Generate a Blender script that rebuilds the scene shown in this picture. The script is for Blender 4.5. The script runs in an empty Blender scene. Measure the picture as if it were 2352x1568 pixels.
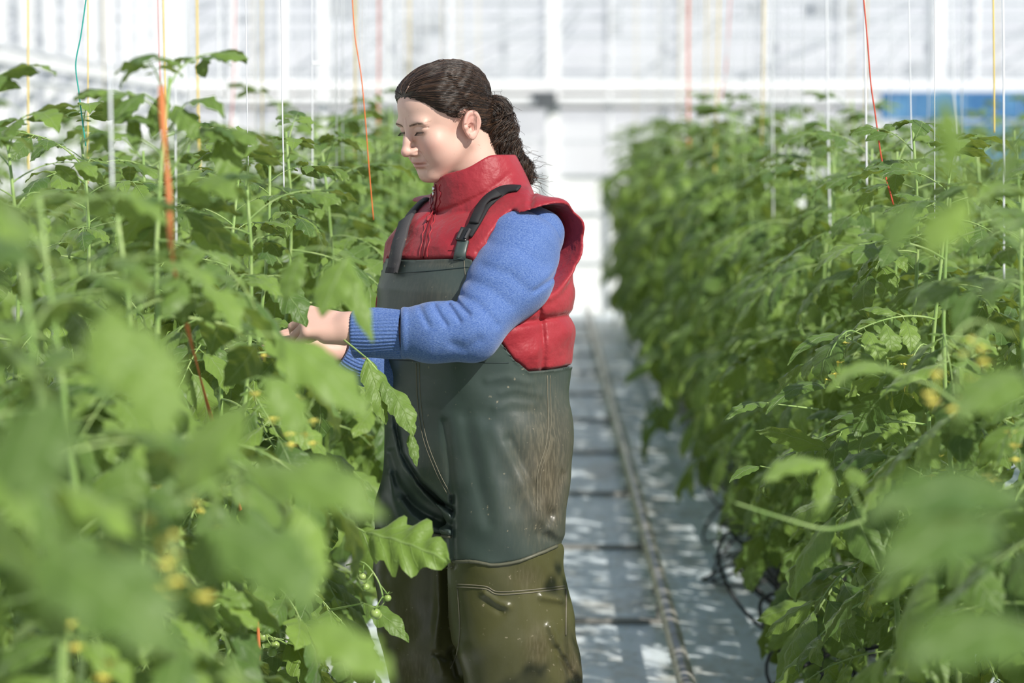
import bpy, bmesh, math, random
import numpy as np
from mathutils import Vector, Matrix, Euler
from mathutils.bvhtree import BVHTree
PI = math.pi
R = math.radians
S = bpy.context.scene
C = S.collection
# ------------------------------------------------------------------ camera
F_PX = 5553.0; W, H = 2352, 1568; EYE = 1.49
VPX, VPY = 1250.0, 340.0            # where the rows meet on the horizon
YP = 4.9                            # distance of the person
cam_d = bpy.data.cameras.new('camera'); cam = bpy.data.objects.new('camera', cam_d); C.objects.link(cam)
cam_d.sensor_width = 36.0; cam_d.lens = 36.0*F_PX/W
cam.location = (0, 0, EYE)
PITCH = math.atan((H/2-VPY)/F_PX); YAW = math.atan((VPX-W/2)/F_PX)
cam.rotation_euler = (PI/2-PITCH, 0, YAW)
cam_d.clip_start = 0.05; cam_d.clip_end = 300
cam_d.dof.use_dof = True; cam_d.dof.focus_distance = 4.8; cam_d.dof.aperture_fstop = 2.9
S.camera = cam
CR = np.array(Euler((PI/2-PITCH, 0, YAW)).to_matrix())
# ------------------------------------------------------------------ view, world, sun
S.view_settings.view_transform = 'Standard'
S.view_settings.look = 'None'
S.view_settings.gamma = 1.0
S.view_settings.use_curve_mapping = False
S.view_settings.exposure = 0.0
S.cycles.use_denoising = True
S.cycles.max_bounces = 7; S.cycles.diffuse_bounces = 3; S.cycles.glossy_bounces = 2
S.cycles.transmission_bounces = 4; S.cycles.transparent_max_bounces = 10
S.cycles.caustics_reflective = False; S.cycles.caustics_refractive = False
S.cycles.sample_clamp_indirect = 5.0
wo = bpy.data.worlds.new('sky'); S.world = wo; wo.use_nodes = True
nt = wo.node_tree; nt.nodes.clear()
_o = nt.nodes.new('ShaderNodeOutputWorld'); _b = nt.nodes.new('ShaderNodeBackground')
_g = nt.nodes.new('ShaderNodeTexCoord'); _s = nt.nodes.new('ShaderNodeSeparateXYZ'); _r = nt.nodes.new('ShaderNodeValToRGB')
_r.color_ramp.elements[0].position = 0.0; _r.color_ramp.elements[0].color = (0.97, 0.98, 1.0, 1)
_r.color_ramp.elements[1].position = 0.75; _r.color_ramp.elements[1].color = (0.17, 0.24, 0.37, 1)
_e = _r.color_ramp.elements.new(0.14); _e.color = (0.74, 0.80, 0.92, 1)
nt.links.new(_g.outputs['Generated'], _s.inputs[0]); nt.links.new(_s.outputs['Z'], _r.inputs[0])
nt.links.new(_r.outputs[0], _b.inputs[0]); _b.inputs[1].default_value = 0.98
nt.links.new(_b.outputs[0], _o.inputs[0])
SUN_AZ, SUN_EL = R(43), R(39)
sl = bpy.data.lights.new('sun', 'SUN'); sun = bpy.data.objects.new('sun', sl); C.objects.link(sun)
sl.energy = 5.2; sl.angle = R(0.8); sl.color = (1.0, 0.955, 0.87)
_sd = Vector((math.sin(SUN_AZ)*math.cos(SUN_EL), -math.cos(SUN_AZ)*math.cos(SUN_EL), math.sin(SUN_EL)))
sun.rotation_euler = _sd.to_track_quat('Z', 'Y').to_euler(); sun.location = (6, -8, 9)

# ------------------------------------------------------------------ helpers
def P(px, py, Y=YP):
    d = CR @ np.array(((px-W/2)/F_PX, -(py-H/2)/F_PX, -1.0))
    s = Y/d[1]
    return np.array((d[0]*s, Y, EYE+d[2]*s))
def PX(p):
    """points (N,3) -> pixel x, y, distance"""
    q = (np.atleast_2d(p)-np.array((0, 0, EYE))) @ CR
    z = -q[:, 2]
    return q[:, 0]/z*F_PX+W/2, -q[:, 1]/z*F_PX+H/2, z
def props(o, label=None, cat=None, group=None, kind=None):
    if label: o['label'] = label
    if cat: o['category'] = cat
    if group: o['group'] = group
    if kind: o['kind'] = kind
    return o
def empty(name, loc=(0, 0, 0), parent=None):
    o = bpy.data.objects.new(name, None); C.objects.link(o); o.location = loc; o.parent = parent
    o.empty_display_size = 0.05
    return o
def mesh(name, v, f, mat, smooth=True, uv=None, col=None):
    me = bpy.data.meshes.new(name)
    v = np.asarray(v, dtype=np.float32)
    if isinstance(f, np.ndarray) and f.ndim == 2:
        n, k = f.shape
        me.vertices.add(len(v)); me.vertices.foreach_set('co', v.ravel())
        me.loops.add(n*k); me.loops.foreach_set('vertex_index', f.astype(np.int32).ravel())
        me.polygons.add(n); me.polygons.foreach_set('loop_start', np.arange(0, n*k, k, dtype=np.int32))
        me.update(calc_edges=True)
    else:
        me.from_pydata([tuple(map(float, q)) for q in v], [], [tuple(map(int, q)) for q in f])
    me.validate(clean_customdata=False)
    if uv is not None:
        l = me.uv_layers.new(name='UVMap'); li = np.empty(len(me.loops), np.int32); me.loops.foreach_get('vertex_index', li)
        l.data.foreach_set('uv', np.asarray(uv, np.float32)[li].ravel())
    if col is not None:
        a = me.color_attributes.new('tint', 'FLOAT_COLOR', 'POINT')
        a.data.foreach_set('color', np.asarray(col, np.float32).ravel())
    if smooth: me.polygons.foreach_set('use_smooth', [True]*len(me.polygons))
    for m in (mat if isinstance(mat, (list, tuple)) else [mat]): me.materials.append(m)
    return me
def obj(name, me, parent=None, loc=None):
    o = bpy.data.objects.new(name, me); C.objects.link(o)
    if parent is not None: o.parent = parent
    if loc is not None: o.location = loc
    return o
class MB:
    def __init__(s): s.v = []; s.f = []; s.n = 0
    def add(s, v, f):
        s.v += [tuple(q) for q in v]; s.f += [tuple(i+s.n for i in q) for q in f]; s.n += len(v)
    def box(s, x0, x1, y0, y1, z0, z1):
        v = [(x, y, z) for x in (x0, x1) for y in (y0, y1) for z in (z0, z1)]
        s.add(v, [(0, 1, 3, 2), (4, 6, 7, 5), (0, 4, 5, 1), (2, 3, 7, 6), (0, 2, 6, 4), (1, 5, 7, 3)])
    def bbox(s, x0, x1, y0, y1, z0, z1, b=0.004):
        bm = bmesh.new(); bmesh.ops.create_cube(bm, size=1)
        for q in bm.verts:
            q.co = ((x0+x1)/2+q.co.x*(x1-x0), (y0+y1)/2+q.co.y*(y1-y0), (z0+z1)/2+q.co.z*(z1-z0))
        bmesh.ops.bevel(bm, geom=bm.edges[:], offset=b, segments=2, affect='EDGES')
        bm.verts.index_update()
        s.add([tuple(q.co) for q in bm.verts], [[w.index for w in f.verts] for f in bm.faces]); bm.free()
    def tube(s, pts, r, n=8, cap=True):
        pts = np.asarray(pts, float); m = len(pts)
        r = np.full(m, r) if np.isscalar(r) else np.asarray(r, float)
        t = np.gradient(pts, axis=0); t /= np.linalg.norm(t, axis=1)[:, None]+1e-12
        a = np.array((0., 0, 1)) if abs(t[0][2]) < .9 else np.array((1., 0, 0))
        u = np.cross(t[0], a); u /= np.linalg.norm(u)
        v = []
        for i in range(m):
            u = u-t[i]*(u @ t[i]); u /= np.linalg.norm(u)+1e-12; w = np.cross(t[i], u)
            for k in range(n):
                c = 2*PI*k/n; v.append(pts[i]+r[i]*(math.cos(c)*u+math.sin(c)*w))
        f = [(i*n+k, i*n+(k+1) % n, (i+1)*n+(k+1) % n, (i+1)*n+k) for i in range(m-1) for k in range(n)]
        if cap: f += [tuple(range(n))[::-1], tuple(range((m-1)*n, m*n))]
        s.add(v, f)
    def build(s, name, mat, parent=None, smooth=False, loc=None):
        return obj(name, mesh(name, s.v, s.f, mat, smooth), parent, loc)
def spl(pts, n=20):
    """Catmull-Rom through control points"""
    p = np.asarray(pts, float)
    if len(p) < 3:
        t = np.linspace(0, 1, n)[:, None]; return p[0]*(1-t)+p[-1]*t
    q = np.vstack([2*p[0]-p[1], p, 2*p[-1]-p[-2]]); out = []
    for s in np.linspace(0, len(p)-1-1e-9, n):
        i = int(s); t = s-i; a, b, c, d = q[i], q[i+1], q[i+2], q[i+3]
        out.append(.5*((2*b)+(-a+c)*t+(2*a-5*b+4*c-d)*t*t+(-a+3*b-3*c+d)*t**3))
    return np.array(out)

# ------------------------------------------------------------------ materials
def mat(name, color, rough=0.5, metal=0.0, spec=0.5, bump=None, noise=None, sheen=0, coat=0, sss=0):
    m = bpy.data.materials.new(name); m.use_nodes = True; N = m.node_tree.nodes; L = m.node_tree.links
    b = N['Principled BSDF']; b.inputs['Base Color'].default_value = (*color, 1)
    b.inputs['Roughness'].default_value = rough; b.inputs['Metallic'].default_value = metal
    b.inputs['Specular IOR Level'].default_value = spec
    if sheen: b.inputs['Sheen Weight'].default_value = sheen; b.inputs['Sheen Roughness'].default_value = .4
    if coat: b.inputs['Coat Weight'].default_value = coat; b.inputs['Coat Roughness'].default_value = .25
    tc = N.new('ShaderNodeTexCoord')
    if noise:   # (scale, colour2, lo, hi, detail)
        n = N.new('ShaderNodeTexNoise'); n.inputs['Scale'].default_value = noise[0]; n.inputs['Detail'].default_value = noise[4] if len(noise) > 4 else 5
        r = N.new('ShaderNodeValToRGB'); r.color_ramp.elements[0].position = noise[2]; r.color_ramp.elements[1].position = noise[3]
        r.color_ramp.elements[0].color = (*color, 1); r.color_ramp.elements[1].color = (*noise[1], 1)
        L.new(tc.outputs['Object'], n.inputs['Vector']); L.new(n.outputs['Fac'], r.inputs[0]); L.new(r.outputs[0], b.inputs['Base Color'])
    if bump:    # (scale, strength, distance)
        n = N.new('ShaderNodeTexNoise'); n.inputs['Scale'].default_value = bump[0]; n.inputs['Detail'].default_value = 4
        u = N.new('ShaderNodeBump'); u.inputs['Strength'].default_value = bump[1]; u.inputs['Distance'].default_value = bump[2]
        L.new(tc.outputs['Object'], n.inputs['Vector']); L.new(n.outputs['Fac'], u.inputs['Height']); L.new(u.outputs[0], b.inputs['Normal'])
    return m
def nodes(m): return m.node_tree.nodes, m.node_tree.links, m.node_tree.nodes['Principled BSDF']
def math_(N, L, op, a, b=None, c=None, clamp=False):
    n = N.new('ShaderNodeMath'); n.operation = op; n.use_clamp = clamp
    for i, x in enumerate((a, b, c)):
        if x is None: continue
        if isinstance(x, (int, float)): n.inputs[i].default_value = x
        else: L.new(x, n.inputs[i])
    return n.outputs[0]
def mix_(N, L, f, a, b, mode='MIX'):
    n = N.new('ShaderNodeMix'); n.data_type = 'RGBA'; n.blend_type = mode
    for i, x in ((0, f), (6, a), (7, b)):
        if isinstance(x, (int, float)): n.inputs[i].default_value = x
        elif isinstance(x, tuple): n.inputs[i].default_value = (*x, 1) if len(x) == 3 else x
        else: L.new(x, n.inputs[i])
    return n.outputs[2]
# ================================================================== greenhouse
def plastic_ground():
    m = mat('ground_film', (.50, .57, .62), .42, bump=(9, .5, .02))
    N, L, b = nodes(m); tc = N.new('ShaderNodeTexCoord')
    mp = N.new('ShaderNodeMapping'); mp.inputs['Scale'].default_value = (1, .45, 1); L.new(tc.outputs['Object'], mp.inputs[0])
    n1 = N.new('ShaderNodeTexNoise'); n1.inputs['Scale'].default_value = 3.5; n1.inputs['Detail'].default_value = 9; n1.inputs['Roughness'].default_value = .65
    n2 = N.new('ShaderNodeTexNoise'); n2.inputs['Scale'].default_value = 24; n2.inputs['Detail'].default_value = 5
    L.new(mp.outputs[0], n1.inputs['Vector']); L.new(mp.outputs[0], n2.inputs['Vector'])
    r = N.new('ShaderNodeValToRGB'); e = r.color_ramp.elements; e[0].position = .30; e[0].color = (.40, .36, .28, 1); e[1].position = .52; e[1].color = (.72, .80, .85, 1)
    x = e.new(.42); x.color = (.60, .63, .62, 1)
    L.new(n1.outputs['Fac'], r.inputs[0])
    r2 = N.new('ShaderNodeValToRGB'); r2.color_ramp.elements[0].position = .28; r2.color_ramp.elements[0].color = (.6, .58, .52, 1); r2.color_ramp.elements[1].position = .45
    L.new(n2.outputs['Fac'], r2.inputs[0])
    L.new(mix_(N, L, 1.0, r.outputs[0], r2.outputs[0], 'MULTIPLY'), b.inputs['Base Color'])
    return m
M_WHITE = mat('white_paint', (.88, .89, .90), .45)
M_PALE = mat('pale_grey_paint', (.62, .65, .68), .5)
M_DARKBAR = mat('dark_rubber_seal', (.10, .11, .12), .5)
M_GALV = mat('galvanised_steel', (.50, .48, .44), .36, metal=.55, noise=(14, (.34, .29, .23), .45, .75), bump=(60, .15, .002))
M_BRACKET = mat('bracket_steel', (.20, .20, .19), .55, metal=.4)
M_BAR = mat('weathered_bar', (.28, .27, .25), .6)
def glass_mat():
    m = bpy.data.materials.new('glazing'); m.use_nodes = True; N = m.node_tree.nodes; L = m.node_tree.links; N.clear()
    o = N.new('ShaderNodeOutputMaterial'); t = N.new('ShaderNodeBsdfTransparent'); d = N.new('ShaderNodeBsdfDiffuse'); g = N.new('ShaderNodeBsdfGlossy')
    tc = N.new('ShaderNodeTexCoord'); n = N.new('ShaderNodeTexNoise'); n.inputs['Scale'].default_value = 1.7; n.inputs['Detail'].default_value = 6
    r = N.new('ShaderNodeMapRange'); r.inputs[1].default_value = .35; r.inputs[2].default_value = .7; r.inputs[3].default_value = .06; r.inputs[4].default_value = .32
    L.new(tc.outputs['Object'], n.inputs['Vector']); L.new(n.outputs['Fac'], r.inputs[0])
    d.inputs[0].default_value = (.82, .85, .87, 1); g.inputs['Roughness'].default_value = .1
    a = N.new('ShaderNodeMixShader'); c = N.new('ShaderNodeMixShader'); c.inputs[0].default_value = .06
    L.new(r.outputs[0], a.inputs[0]); L.new(t.outputs[0], a.inputs[1]); L.new(d.outputs[0], a.inputs[2])
    L.new(a.outputs[0], c.inputs[1]); L.new(g.outputs[0], c.inputs[2]); L.new(c.outputs[0], o.inputs[0])
    return m
M_GLASS = glass_mat()
YB = 22.0; XL = -3.3; XR = 7.0
g = MB(); g.box(-30, 40, -3, 70, -.2, 0)
props(g.build('floor', plastic_ground()), 'pale bluish plastic film covering the greenhouse ground', kind='structure')
def st(name, mb, m, label=None): return props(mb.build(name, m), label, kind='structure')
# back wall: sill panel, beams, posts, glazing bars
b = MB(); b.box(XL, XR, YB+.02, YB+.08, 0, 1.24); st('wall_back', b, M_WHITE, 'white lower panel of the far greenhouse wall')
b = MB(); b.box(XL, XR, YB-.06, YB+.02, 2.0, 2.10); st('trim_1', b, M_WHITE, 'thick white horizontal beam across the far wall')
b = MB(); b.tube([(XL+.1, YB-.12, 1.925), (XR, YB-.12, 1.925)], .032, 10); st('trim_2', b, M_WHITE, 'white heating pipe running along the far wall')
b = MB(); b.box(XL, XR, YB-.02, YB+.04, 1.955, 1.995); b.box(XL, XR, YB-.02, YB+.04, 1.84, 1.875); st('trim_3', b, M_BAR, 'dark rails above and below the far wall pipe')
rs = random.Random(5)
b = MB()
for px, w in ((1270, .125), (2148, .09), (2232, .03), (655, .06), (540, .05), (745, .09), (1750, .03), (1400, .02), (1560, .02), (1925, .02), (890, .03), (1035, .03)):
    x = (px-VPX)/F_PX*YB; b.box(x-w/2, x+w/2, YB-.05, YB+.03, 0, 5)
st('trim_4', b, M_WHITE, 'white upright posts of the far wall')
b = MB(); x = (1265-VPX)/F_PX*YB; b.box(x-.14, x+.05, YB-.2, YB-.06, 1.84, 1.995); st('trim_5', b, M_DARKBAR, 'dark clamp where the far post meets the pipe')
b = MB(); x = (428-VPX)/F_PX*YB; b.box(x-.05, x+.06, YB-.03, YB+.1, 0, 5); st('trim_6', b, M_PALE, 'grey corner post between far and left walls')
b = MB(); b.box(x-.17, x-.05, YB-.1, YB+.1, 0, 5); st('trim_7', b, M_WHITE, 'white corner post between far and left walls')
b = MB()
for z in np.arange(2.28, 4.9, .175): b.box(-1.9+rs.uniform(-.2, .2), XR, YB+.0, YB+.03, z, z+.022)
for z in (.45, .9, 1.24, 1.55): b.box(XL, XR, YB-.01, YB+.03, z, z+.02)
st('trim_8', b, M_PALE, 'thin horizontal glazing bars of the far wall')
b = MB(); b.add([(XL, YB+.015, 1.2), (XR, YB+.015, 1.2), (XR, YB+.015, 5), (XL, YB+.015, 5)], [(0, 1, 2, 3)]); st('window_1', b, M_GLASS, 'hazy glazing of the far wall')
# left wall
b = MB(); b.box(XL-.08, XL-.02, 4, YB, 0, 1.0); st('wall_left', b, M_WHITE, 'white lower panel of the left greenhouse wall')
b = MB(); b.box(XL-.02, XL+.05, 4, YB, 2.0, 2.08); st('trim_9', b, M_WHITE, 'white horizontal beam along the left wall')
b = MB(); b.box(XL-.02, XL+.03, 4, YB, 2.10, 2.125); b.tube([(XL+.09, 4, 1.9), (XL+.09, YB, 1.9)], .02, 8); st('trim_10', b, M_PALE, 'grey pipe and rail along the left wall')
b = MB()
for i, y in enumerate(np.arange(5, YB, .75)): b.box(XL-.04, XL+.02, y-.05, y+.05+.03*(i % 3), 0, 5)
st('trim_11', b, M_WHITE, 'white upright glazing bars of the left wall')
b = MB(); b.add([(XL-.03, 4, 1.0), (XL-.03, YB, 1.0), (XL-.03, YB, 5), (XL-.03, 4, 5)], [(0, 1, 2, 3)]); st('window_2', b, M_GLASS, 'hazy glazing of the left wall')
# neighbouring greenhouse seen through the glass: posts, trusses, benches of pale steel
b = MB()
for k in range(16):
    x = -9+k*1.45+rs.uniform(-.2, .2); b.box(x-.03, x+.03, 26, 26.06, 0, 6)
for y in (25, 28, 32):
    for z in (2.25, 2.95, 3.6): b.box(-12, 16, y, y+.05, z, z+.05)
    for k in range(22):
        x = -11+k*1.2; b.tube([(x, y, 2.27), (x+.6+.5*(k % 3), y, 2.97)], .012+.008*(k % 2), 5)
for z in np.arange(.3, 4, .3): b.box(-6, -5.95, 6, 30, z, z+.05)
for y in np.arange(8, 30, 1.3): b.box(-6, -5.9, y, y+.12, 0, 5)
props(b.build('greenhouse_frame', mat('distant_steel', (.40, .43, .46), .6)), 'grey steel frame of the neighbouring greenhouse seen through the far glazing', 'building frame')
b = MB()
for k in range(14):                 # low growth and stored sheets outside, blurred greys
    x = rs.uniform(-5, 6); z = rs.uniform(1.9, 3.2); w = rs.uniform(.15, .5); h = rs.uniform(.12, .4)
    b.box(x, x+w, 29+rs.uniform(0, 2), 31.2, z, z+h)
props(b.build('vent_panels', mat('vent_grey', (.36, .38, .40), .7)), 'row of pale grey vent panels in the neighbouring greenhouse frame', 'vent panels', kind='stuff')
b = MB(); b.box(3.0, 4.6, YB-.35, YB-.3, 1.74, 1.99); b.box(3.66, 4.6, YB-.37, YB-.3, 1.2, 1.72)
props(b.build('blue_curtain', mat('blue_cloth', (.03, .13, .30), .7, noise=(5, (.09, .24, .42), .4, .6))), 'blue screen sheet hanging by the far wall at the right edge', 'curtain')
# tube rail on the path
RX, RXL, RZ, BAR0, BARS = .365, -.19, .125, 7.52, 1.41
rail_root = empty('pipe_rail', (0, 0, 0)); props(rail_root, 'galvanised pipe rail track on short brackets along the path', 'rail')
for x in (RX, RXL):
    b = MB()
    y = 1.0; ys = []
    while y < 21: ys.append(y); y += 2.6
    b.tube([(x, 1.0, RZ), (x, 21, RZ)], .0245, 14)
    o = b.build('rail', M_GALV, rail_root, True)
    for y in np.arange(8.4-2*2.82, 21, 2.82): c = MB(); c.tube([(x, y-.05, RZ), (x, y+.05, RZ)], .0275, 14); c.build('sleeve', M_GALV, o, True)
k = -4
while BAR0+BARS*k < 21:
    y = BAR0+BARS*k
    b = MB(); b.box(RXL-.1, RX+.04, y-.022, y+.022, .004, .014); b.build('crossbar', M_BAR, rail_root)
    for x in (RX, RXL):
        c = MB(); c.box(x-.012, x+.012, y-.02, y+.02, .01, RZ-.02); c.box(x-.026, x+.026, y-.02, y+.02, RZ-.03, RZ-.018); c.build('bracket', M_BRACKET, rail_root)
    k += 1
# growing slabs and pipes under the rows
ROWS = {'right': .98, 'left': -.75, 'far left': -2.5, 'far right': 2.72}
M_SLAB = mat('white_slab_film', (.74, .76, .76), .35, bump=(20, .4, .01), noise=(12, (.5, .5, .46), .5, .7))
M_BLACK = mat('black_hose', (.012, .013, .015), .38)
slab = MB(); slab.bbox(-.13, .13, -.47, .47, .0, .085, .02); slab_me = mesh('growing_slab', slab.v, slab.f, M_SLAB, True)
M_GUT = mat('gutter_white', (.62, .66, .68), .5)
for nm, x in ROWS.items():
    y0 = 2.0 if nm in ('right', 'left') else 9.0
    b = MB(); b.bbox(x-.2, x+.2, y0, 21, .001, .07, .01); props(b.build('growing_gutter', M_GUT), f'low pale gutter under the {nm} tomato row', 'gutter')
    if nm in ('right', 'left'):
        for y in np.arange(y0+.5, 20.6, 1.0):
            o = obj('growing_slab', slab_me, None, (x, y, .071))
            props(o, f'white film wrapped growing slab lying under the {nm} tomato row', 'growing slab', f'growing slabs under the {nm} tomato row')
b = MB(); b.tube([(.735, 2, .14), (.735, 21, .14)], .022, 10)
for y in np.arange(2.5, 21, 1): b.tube([(.735, y, .12), (.735, y, .0)], .006, 6); 
props(b.build('irrigation_pipe', M_BLACK, None, True), 'black irrigation pipe along the foot of the right tomato row', 'pipe')
M_HOSE = M_BLACK
for i in range(13):
    y = 4.6+i*.42+rs.uniform(-.1, .1)
    t = np.linspace(0, 1, 60); turns = rs.uniform(1.2, 2.4); r = rs.uniform(.09, .17); cx = .66+rs.uniform(-.05, .12)
    ang = 2*PI*turns*t+rs.uniform(0, 6)
    px = cx+r*np.cos(ang)+.10*t; py = y+.25*t+r*.9*np.sin(ang+rs.uniform(-.5, .5)); pz = .17+.13*np.sin(ang*.9+i)+.06*np.cos(ang*.37)
    pz = np.maximum(pz, .02)
    h = MB(); h.tube(np.vstack([[(.735, y, .16)], np.c_[px, py, pz][3:], [(.95, y+.3, .16)]]), .0052, 7)
    props(h.build('drip_hose', M_HOSE, None, True), 'thin black drip hose coiled in loops at the foot of the right tomato row', 'hose', 'drip hoses at the foot of the right row')
# ================================================================== implicit surface tools
def v3(*a): return np.array(a, float)
def cap_(p, a, b, ra, rb):
    a = np.asarray(a, float); b = np.asarray(b, float); ab = b-a; t = np.clip(((p-a) @ ab)/(ab @ ab), 0, 1)
    return np.linalg.norm(p-a-t[:, None]*ab, axis=1)-(ra+(rb-ra)*t)
def ell(p, c, r, M=None):
    q = p-np.asarray(c, float)
    if M is not None: q = q @ M
    r = np.asarray(r, float); k0 = np.linalg.norm(q/r, axis=1); k1 = np.linalg.norm(q/(r*r), axis=1)+1e-9
    return k0*(k0-1)/k1
def smin(a, b, k):
    h = np.clip(.5+.5*(b-a)/k, 0, 1); return b+(a-b)*h-k*h*(1-h)
def smax(a, b, k): return -smin(-a, -b, k)
def chain(p, pts, k=.02):
    d = None
    for (a, ra), (b, rb) in zip(pts[:-1], pts[1:]):
        e = cap_(p, a, b, ra, rb); d = e if d is None else smin(d, e, k)
    return d
def seg2(x, y, pts):
    d = np.full(len(x), 1e9)
    for (ax, ay), (bx, by) in zip(pts[:-1], pts[1:]):
        ex, ey = bx-ax, by-ay; t = np.clip(((x-ax)*ex+(y-ay)*ey)/(ex*ex+ey*ey), 0, 1)
        d = np.minimum(d, np.hypot(x-ax-t*ex, y-ay-t*ey))
    return d
def sdf_mesh(fn, lo, hi, h, B=6):
    lo = np.asarray(lo, float); n = np.ceil((np.asarray(hi)-lo)/h/B).astype(int)*B+1
    ax = [lo[i]+h*np.arange(n[i]) for i in range(3)]
    F = np.full(n, 1.0, np.float32)
    nb = (n-1)//B
    bc = np.stack(np.meshgrid(*[lo[i]+h*B*(np.arange(nb[i])+.5) for i in range(3)], indexing='ij'), -1).reshape(-1, 3)
    d = fn(bc); act = np.abs(d) < h*B*1.25+.006
    # sign fill
    Sg = np.where(d.reshape(nb) < 0, -1.0, 1.0).astype(np.float32)
    F[:-1, :-1, :-1] = np.repeat(np.repeat(np.repeat(Sg, B, 0), B, 1), B, 2)
    idx = np.argwhere(act.reshape(nb))
    o = np.stack(np.meshgrid(*[np.arange(B+1)]*3, indexing='ij'), -1).reshape(-1, 3)
    for s in range(0, len(idx), 700):
        I = (idx[s:s+700, None, :]*B+o[None]).reshape(-1, 3)
        F[I[:, 0], I[:, 1], I[:, 2]] = fn(lo+h*I)
    # surface nets
    sg = F < 0
    c = [F[i:n[0]-1+i, j:n[1]-1+j, k:n[2]-1+k] for i in (0, 1) for j in (0, 1) for k in (0, 1)]
    cnt = sum((x < 0).astype(np.int8) for x in c); cell = (cnt > 0) & (cnt < 8)
    ci = np.argwhere(cell); vid = np.full(cell.shape, -1, np.int64); vid[cell] = np.arange(len(ci))
    cv = np.stack([x[cell] for x in c], 1); offs = np.array([(i, j, k) for i in (0, 1) for j in (0, 1) for k in (0, 1)], float)
    acc = np.zeros((len(ci), 3)); m = np.zeros(len(ci))
    for a in range(8):
        for b in range(a+1, 8):
            if np.abs(offs[a]-offs[b]).sum() != 1: continue
            x = (cv[:, a] < 0) != (cv[:, b] < 0); t = np.where(x, cv[:, a]/(cv[:, a]-cv[:, b]+1e-12), 0)
            acc += np.where(x[:, None], offs[a]+t[:, None]*(offs[b]-offs[a]), 0); m += x
    V = lo+h*(ci+acc/m[:, None])
    faces = []
    for ax_ in range(3):
        s0 = [slice(0, n[i]) for i in range(3)]; s1 = list(s0)
        s0[ax_] = slice(0, n[ax_]-1); s1[ax_] = slice(1, n[ax_])
        A, Bb = sg[tuple(s0)], sg[tuple(s1)]
        E = np.argwhere(A != Bb); fl = A[tuple(E.T)]
        u, w = (ax_+1) % 3, (ax_+2) % 3
        ok = (E[:, u] > 0) & (E[:, w] > 0) & (E[:, u] < n[u]-1) & (E[:, w] < n[w]-1); E = E[ok]; fl = fl[ok]
        du = np.zeros(3, int); du[u] = 1; dw = np.zeros(3, int); dw[w] = 1
        q = [vid[tuple((E-du*a-dw*b).T)] for a, b in ((0, 0), (1, 0), (1, 1), (0, 1))]
        q = np.stack(q, 1); q[~fl] = q[~fl][:, ::-1]; faces.append(q)
    Fc = np.vstack(faces); Fc = Fc[(Fc >= 0).all(1)]
    return V.astype(np.float32), Fc
def merge(parts):
    vs, fs, n = [], [], 0
    for v, f in parts: vs.append(v); fs.append(f+n); n += len(v)
    return np.vstack(vs), np.vstack(fs)
def bvh_of(v, f): return BVHTree.FromPolygons([tuple(map(float, q)) for q in v], [tuple(map(int, q)) for q in f])
CAMP = Vector((0, 0, EYE))
def hit(bvh, px, py):
    d = Vector(P(px, py, 5.0))-CAMP; d.normalize(); r = bvh.ray_cast(CAMP, d)
    return (np.array(r[0]), np.array(r[1])) if r[0] is not None else None
# ================================================================== the person
FX, LX = v3(-.755, -.655, 0), v3(.655, -.755, 0)        # facing, her left (towards the camera)
OT = P(1100, 700)
def zy(py): return P(1100, py)[2]
def T2W(u, v, py): return v3(OT[0]+LX[0]*u+FX[0]*v, OT[1]+LX[1]*u+FX[1]*v, zy(py))
def pd(px, py, dy): return P(px, py, YP+dy)
_tab = np.array([  # image height, centre v, half width, half depth
 (380, -.03, .07, .06), (440, -.03, .10, .075), (480, -.030, .165, .112), (520, -.022, .188, .140), (560, -.010, .196, .154), (600, .003, .197, .158),
 (660, .010, .201, .168), (740, .014, .203, .172), (800, .013, .201, .170), (850, .010, .196, .162), (920, .006, .191, .154), (1000, .004, .191, .154), (1080, .002, .189, .150), (1150, .0, .176, .142)])
_tz = np.array([zy(t[0]) for t in _tab])[::-1]; _tt = _tab[::-1]
def torso(p):
    q = p-OT; u = q[:, 0]*LX[0]+q[:, 1]*LX[1]; v = q[:, 0]*FX[0]+q[:, 1]*FX[1]; z = p[:, 2]
    vc, a, b = (np.interp(z, _tz, _tt[:, i]) for i in (1, 2, 3)); vv = v-vc
    k = ((np.abs(u)/a)**2.3+(np.abs(vv)/b)**2.3)**(1/2.3)+1e-6
    d = np.hypot(u, vv)*(1-1/k)
    return u, v, z, d, np.degrees(np.arctan2(u/a, vv/b))
NECKB = T2W(0, -.03, 470)
def upper(p):
    u, v, z, d, th = torso(p)
    d = smax(d, z-zy(470), .06)
    for s in (1, -1): d = smin(d, cap_(p, T2W(s*.05, -.03, 472), T2W(s*.165, -.022, 528), .045, .068), .05)
    return u, v, z, d, th
_bt = np.array([0, 36, 40, 42, 45, 52, 60, 70, 80, 95, 120, 180.]); _bp = np.array([597, 593, 597, 615, 645, 710, 778, 828, 853, 850, 842, 840.])
def edge_py(th): return np.interp(np.abs(th), _bt, _bp)+np.where(th < -36, 8, 0)
def sst(x): x = np.clip(x, 0, 1); return x*x*(3-2*x)
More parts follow.
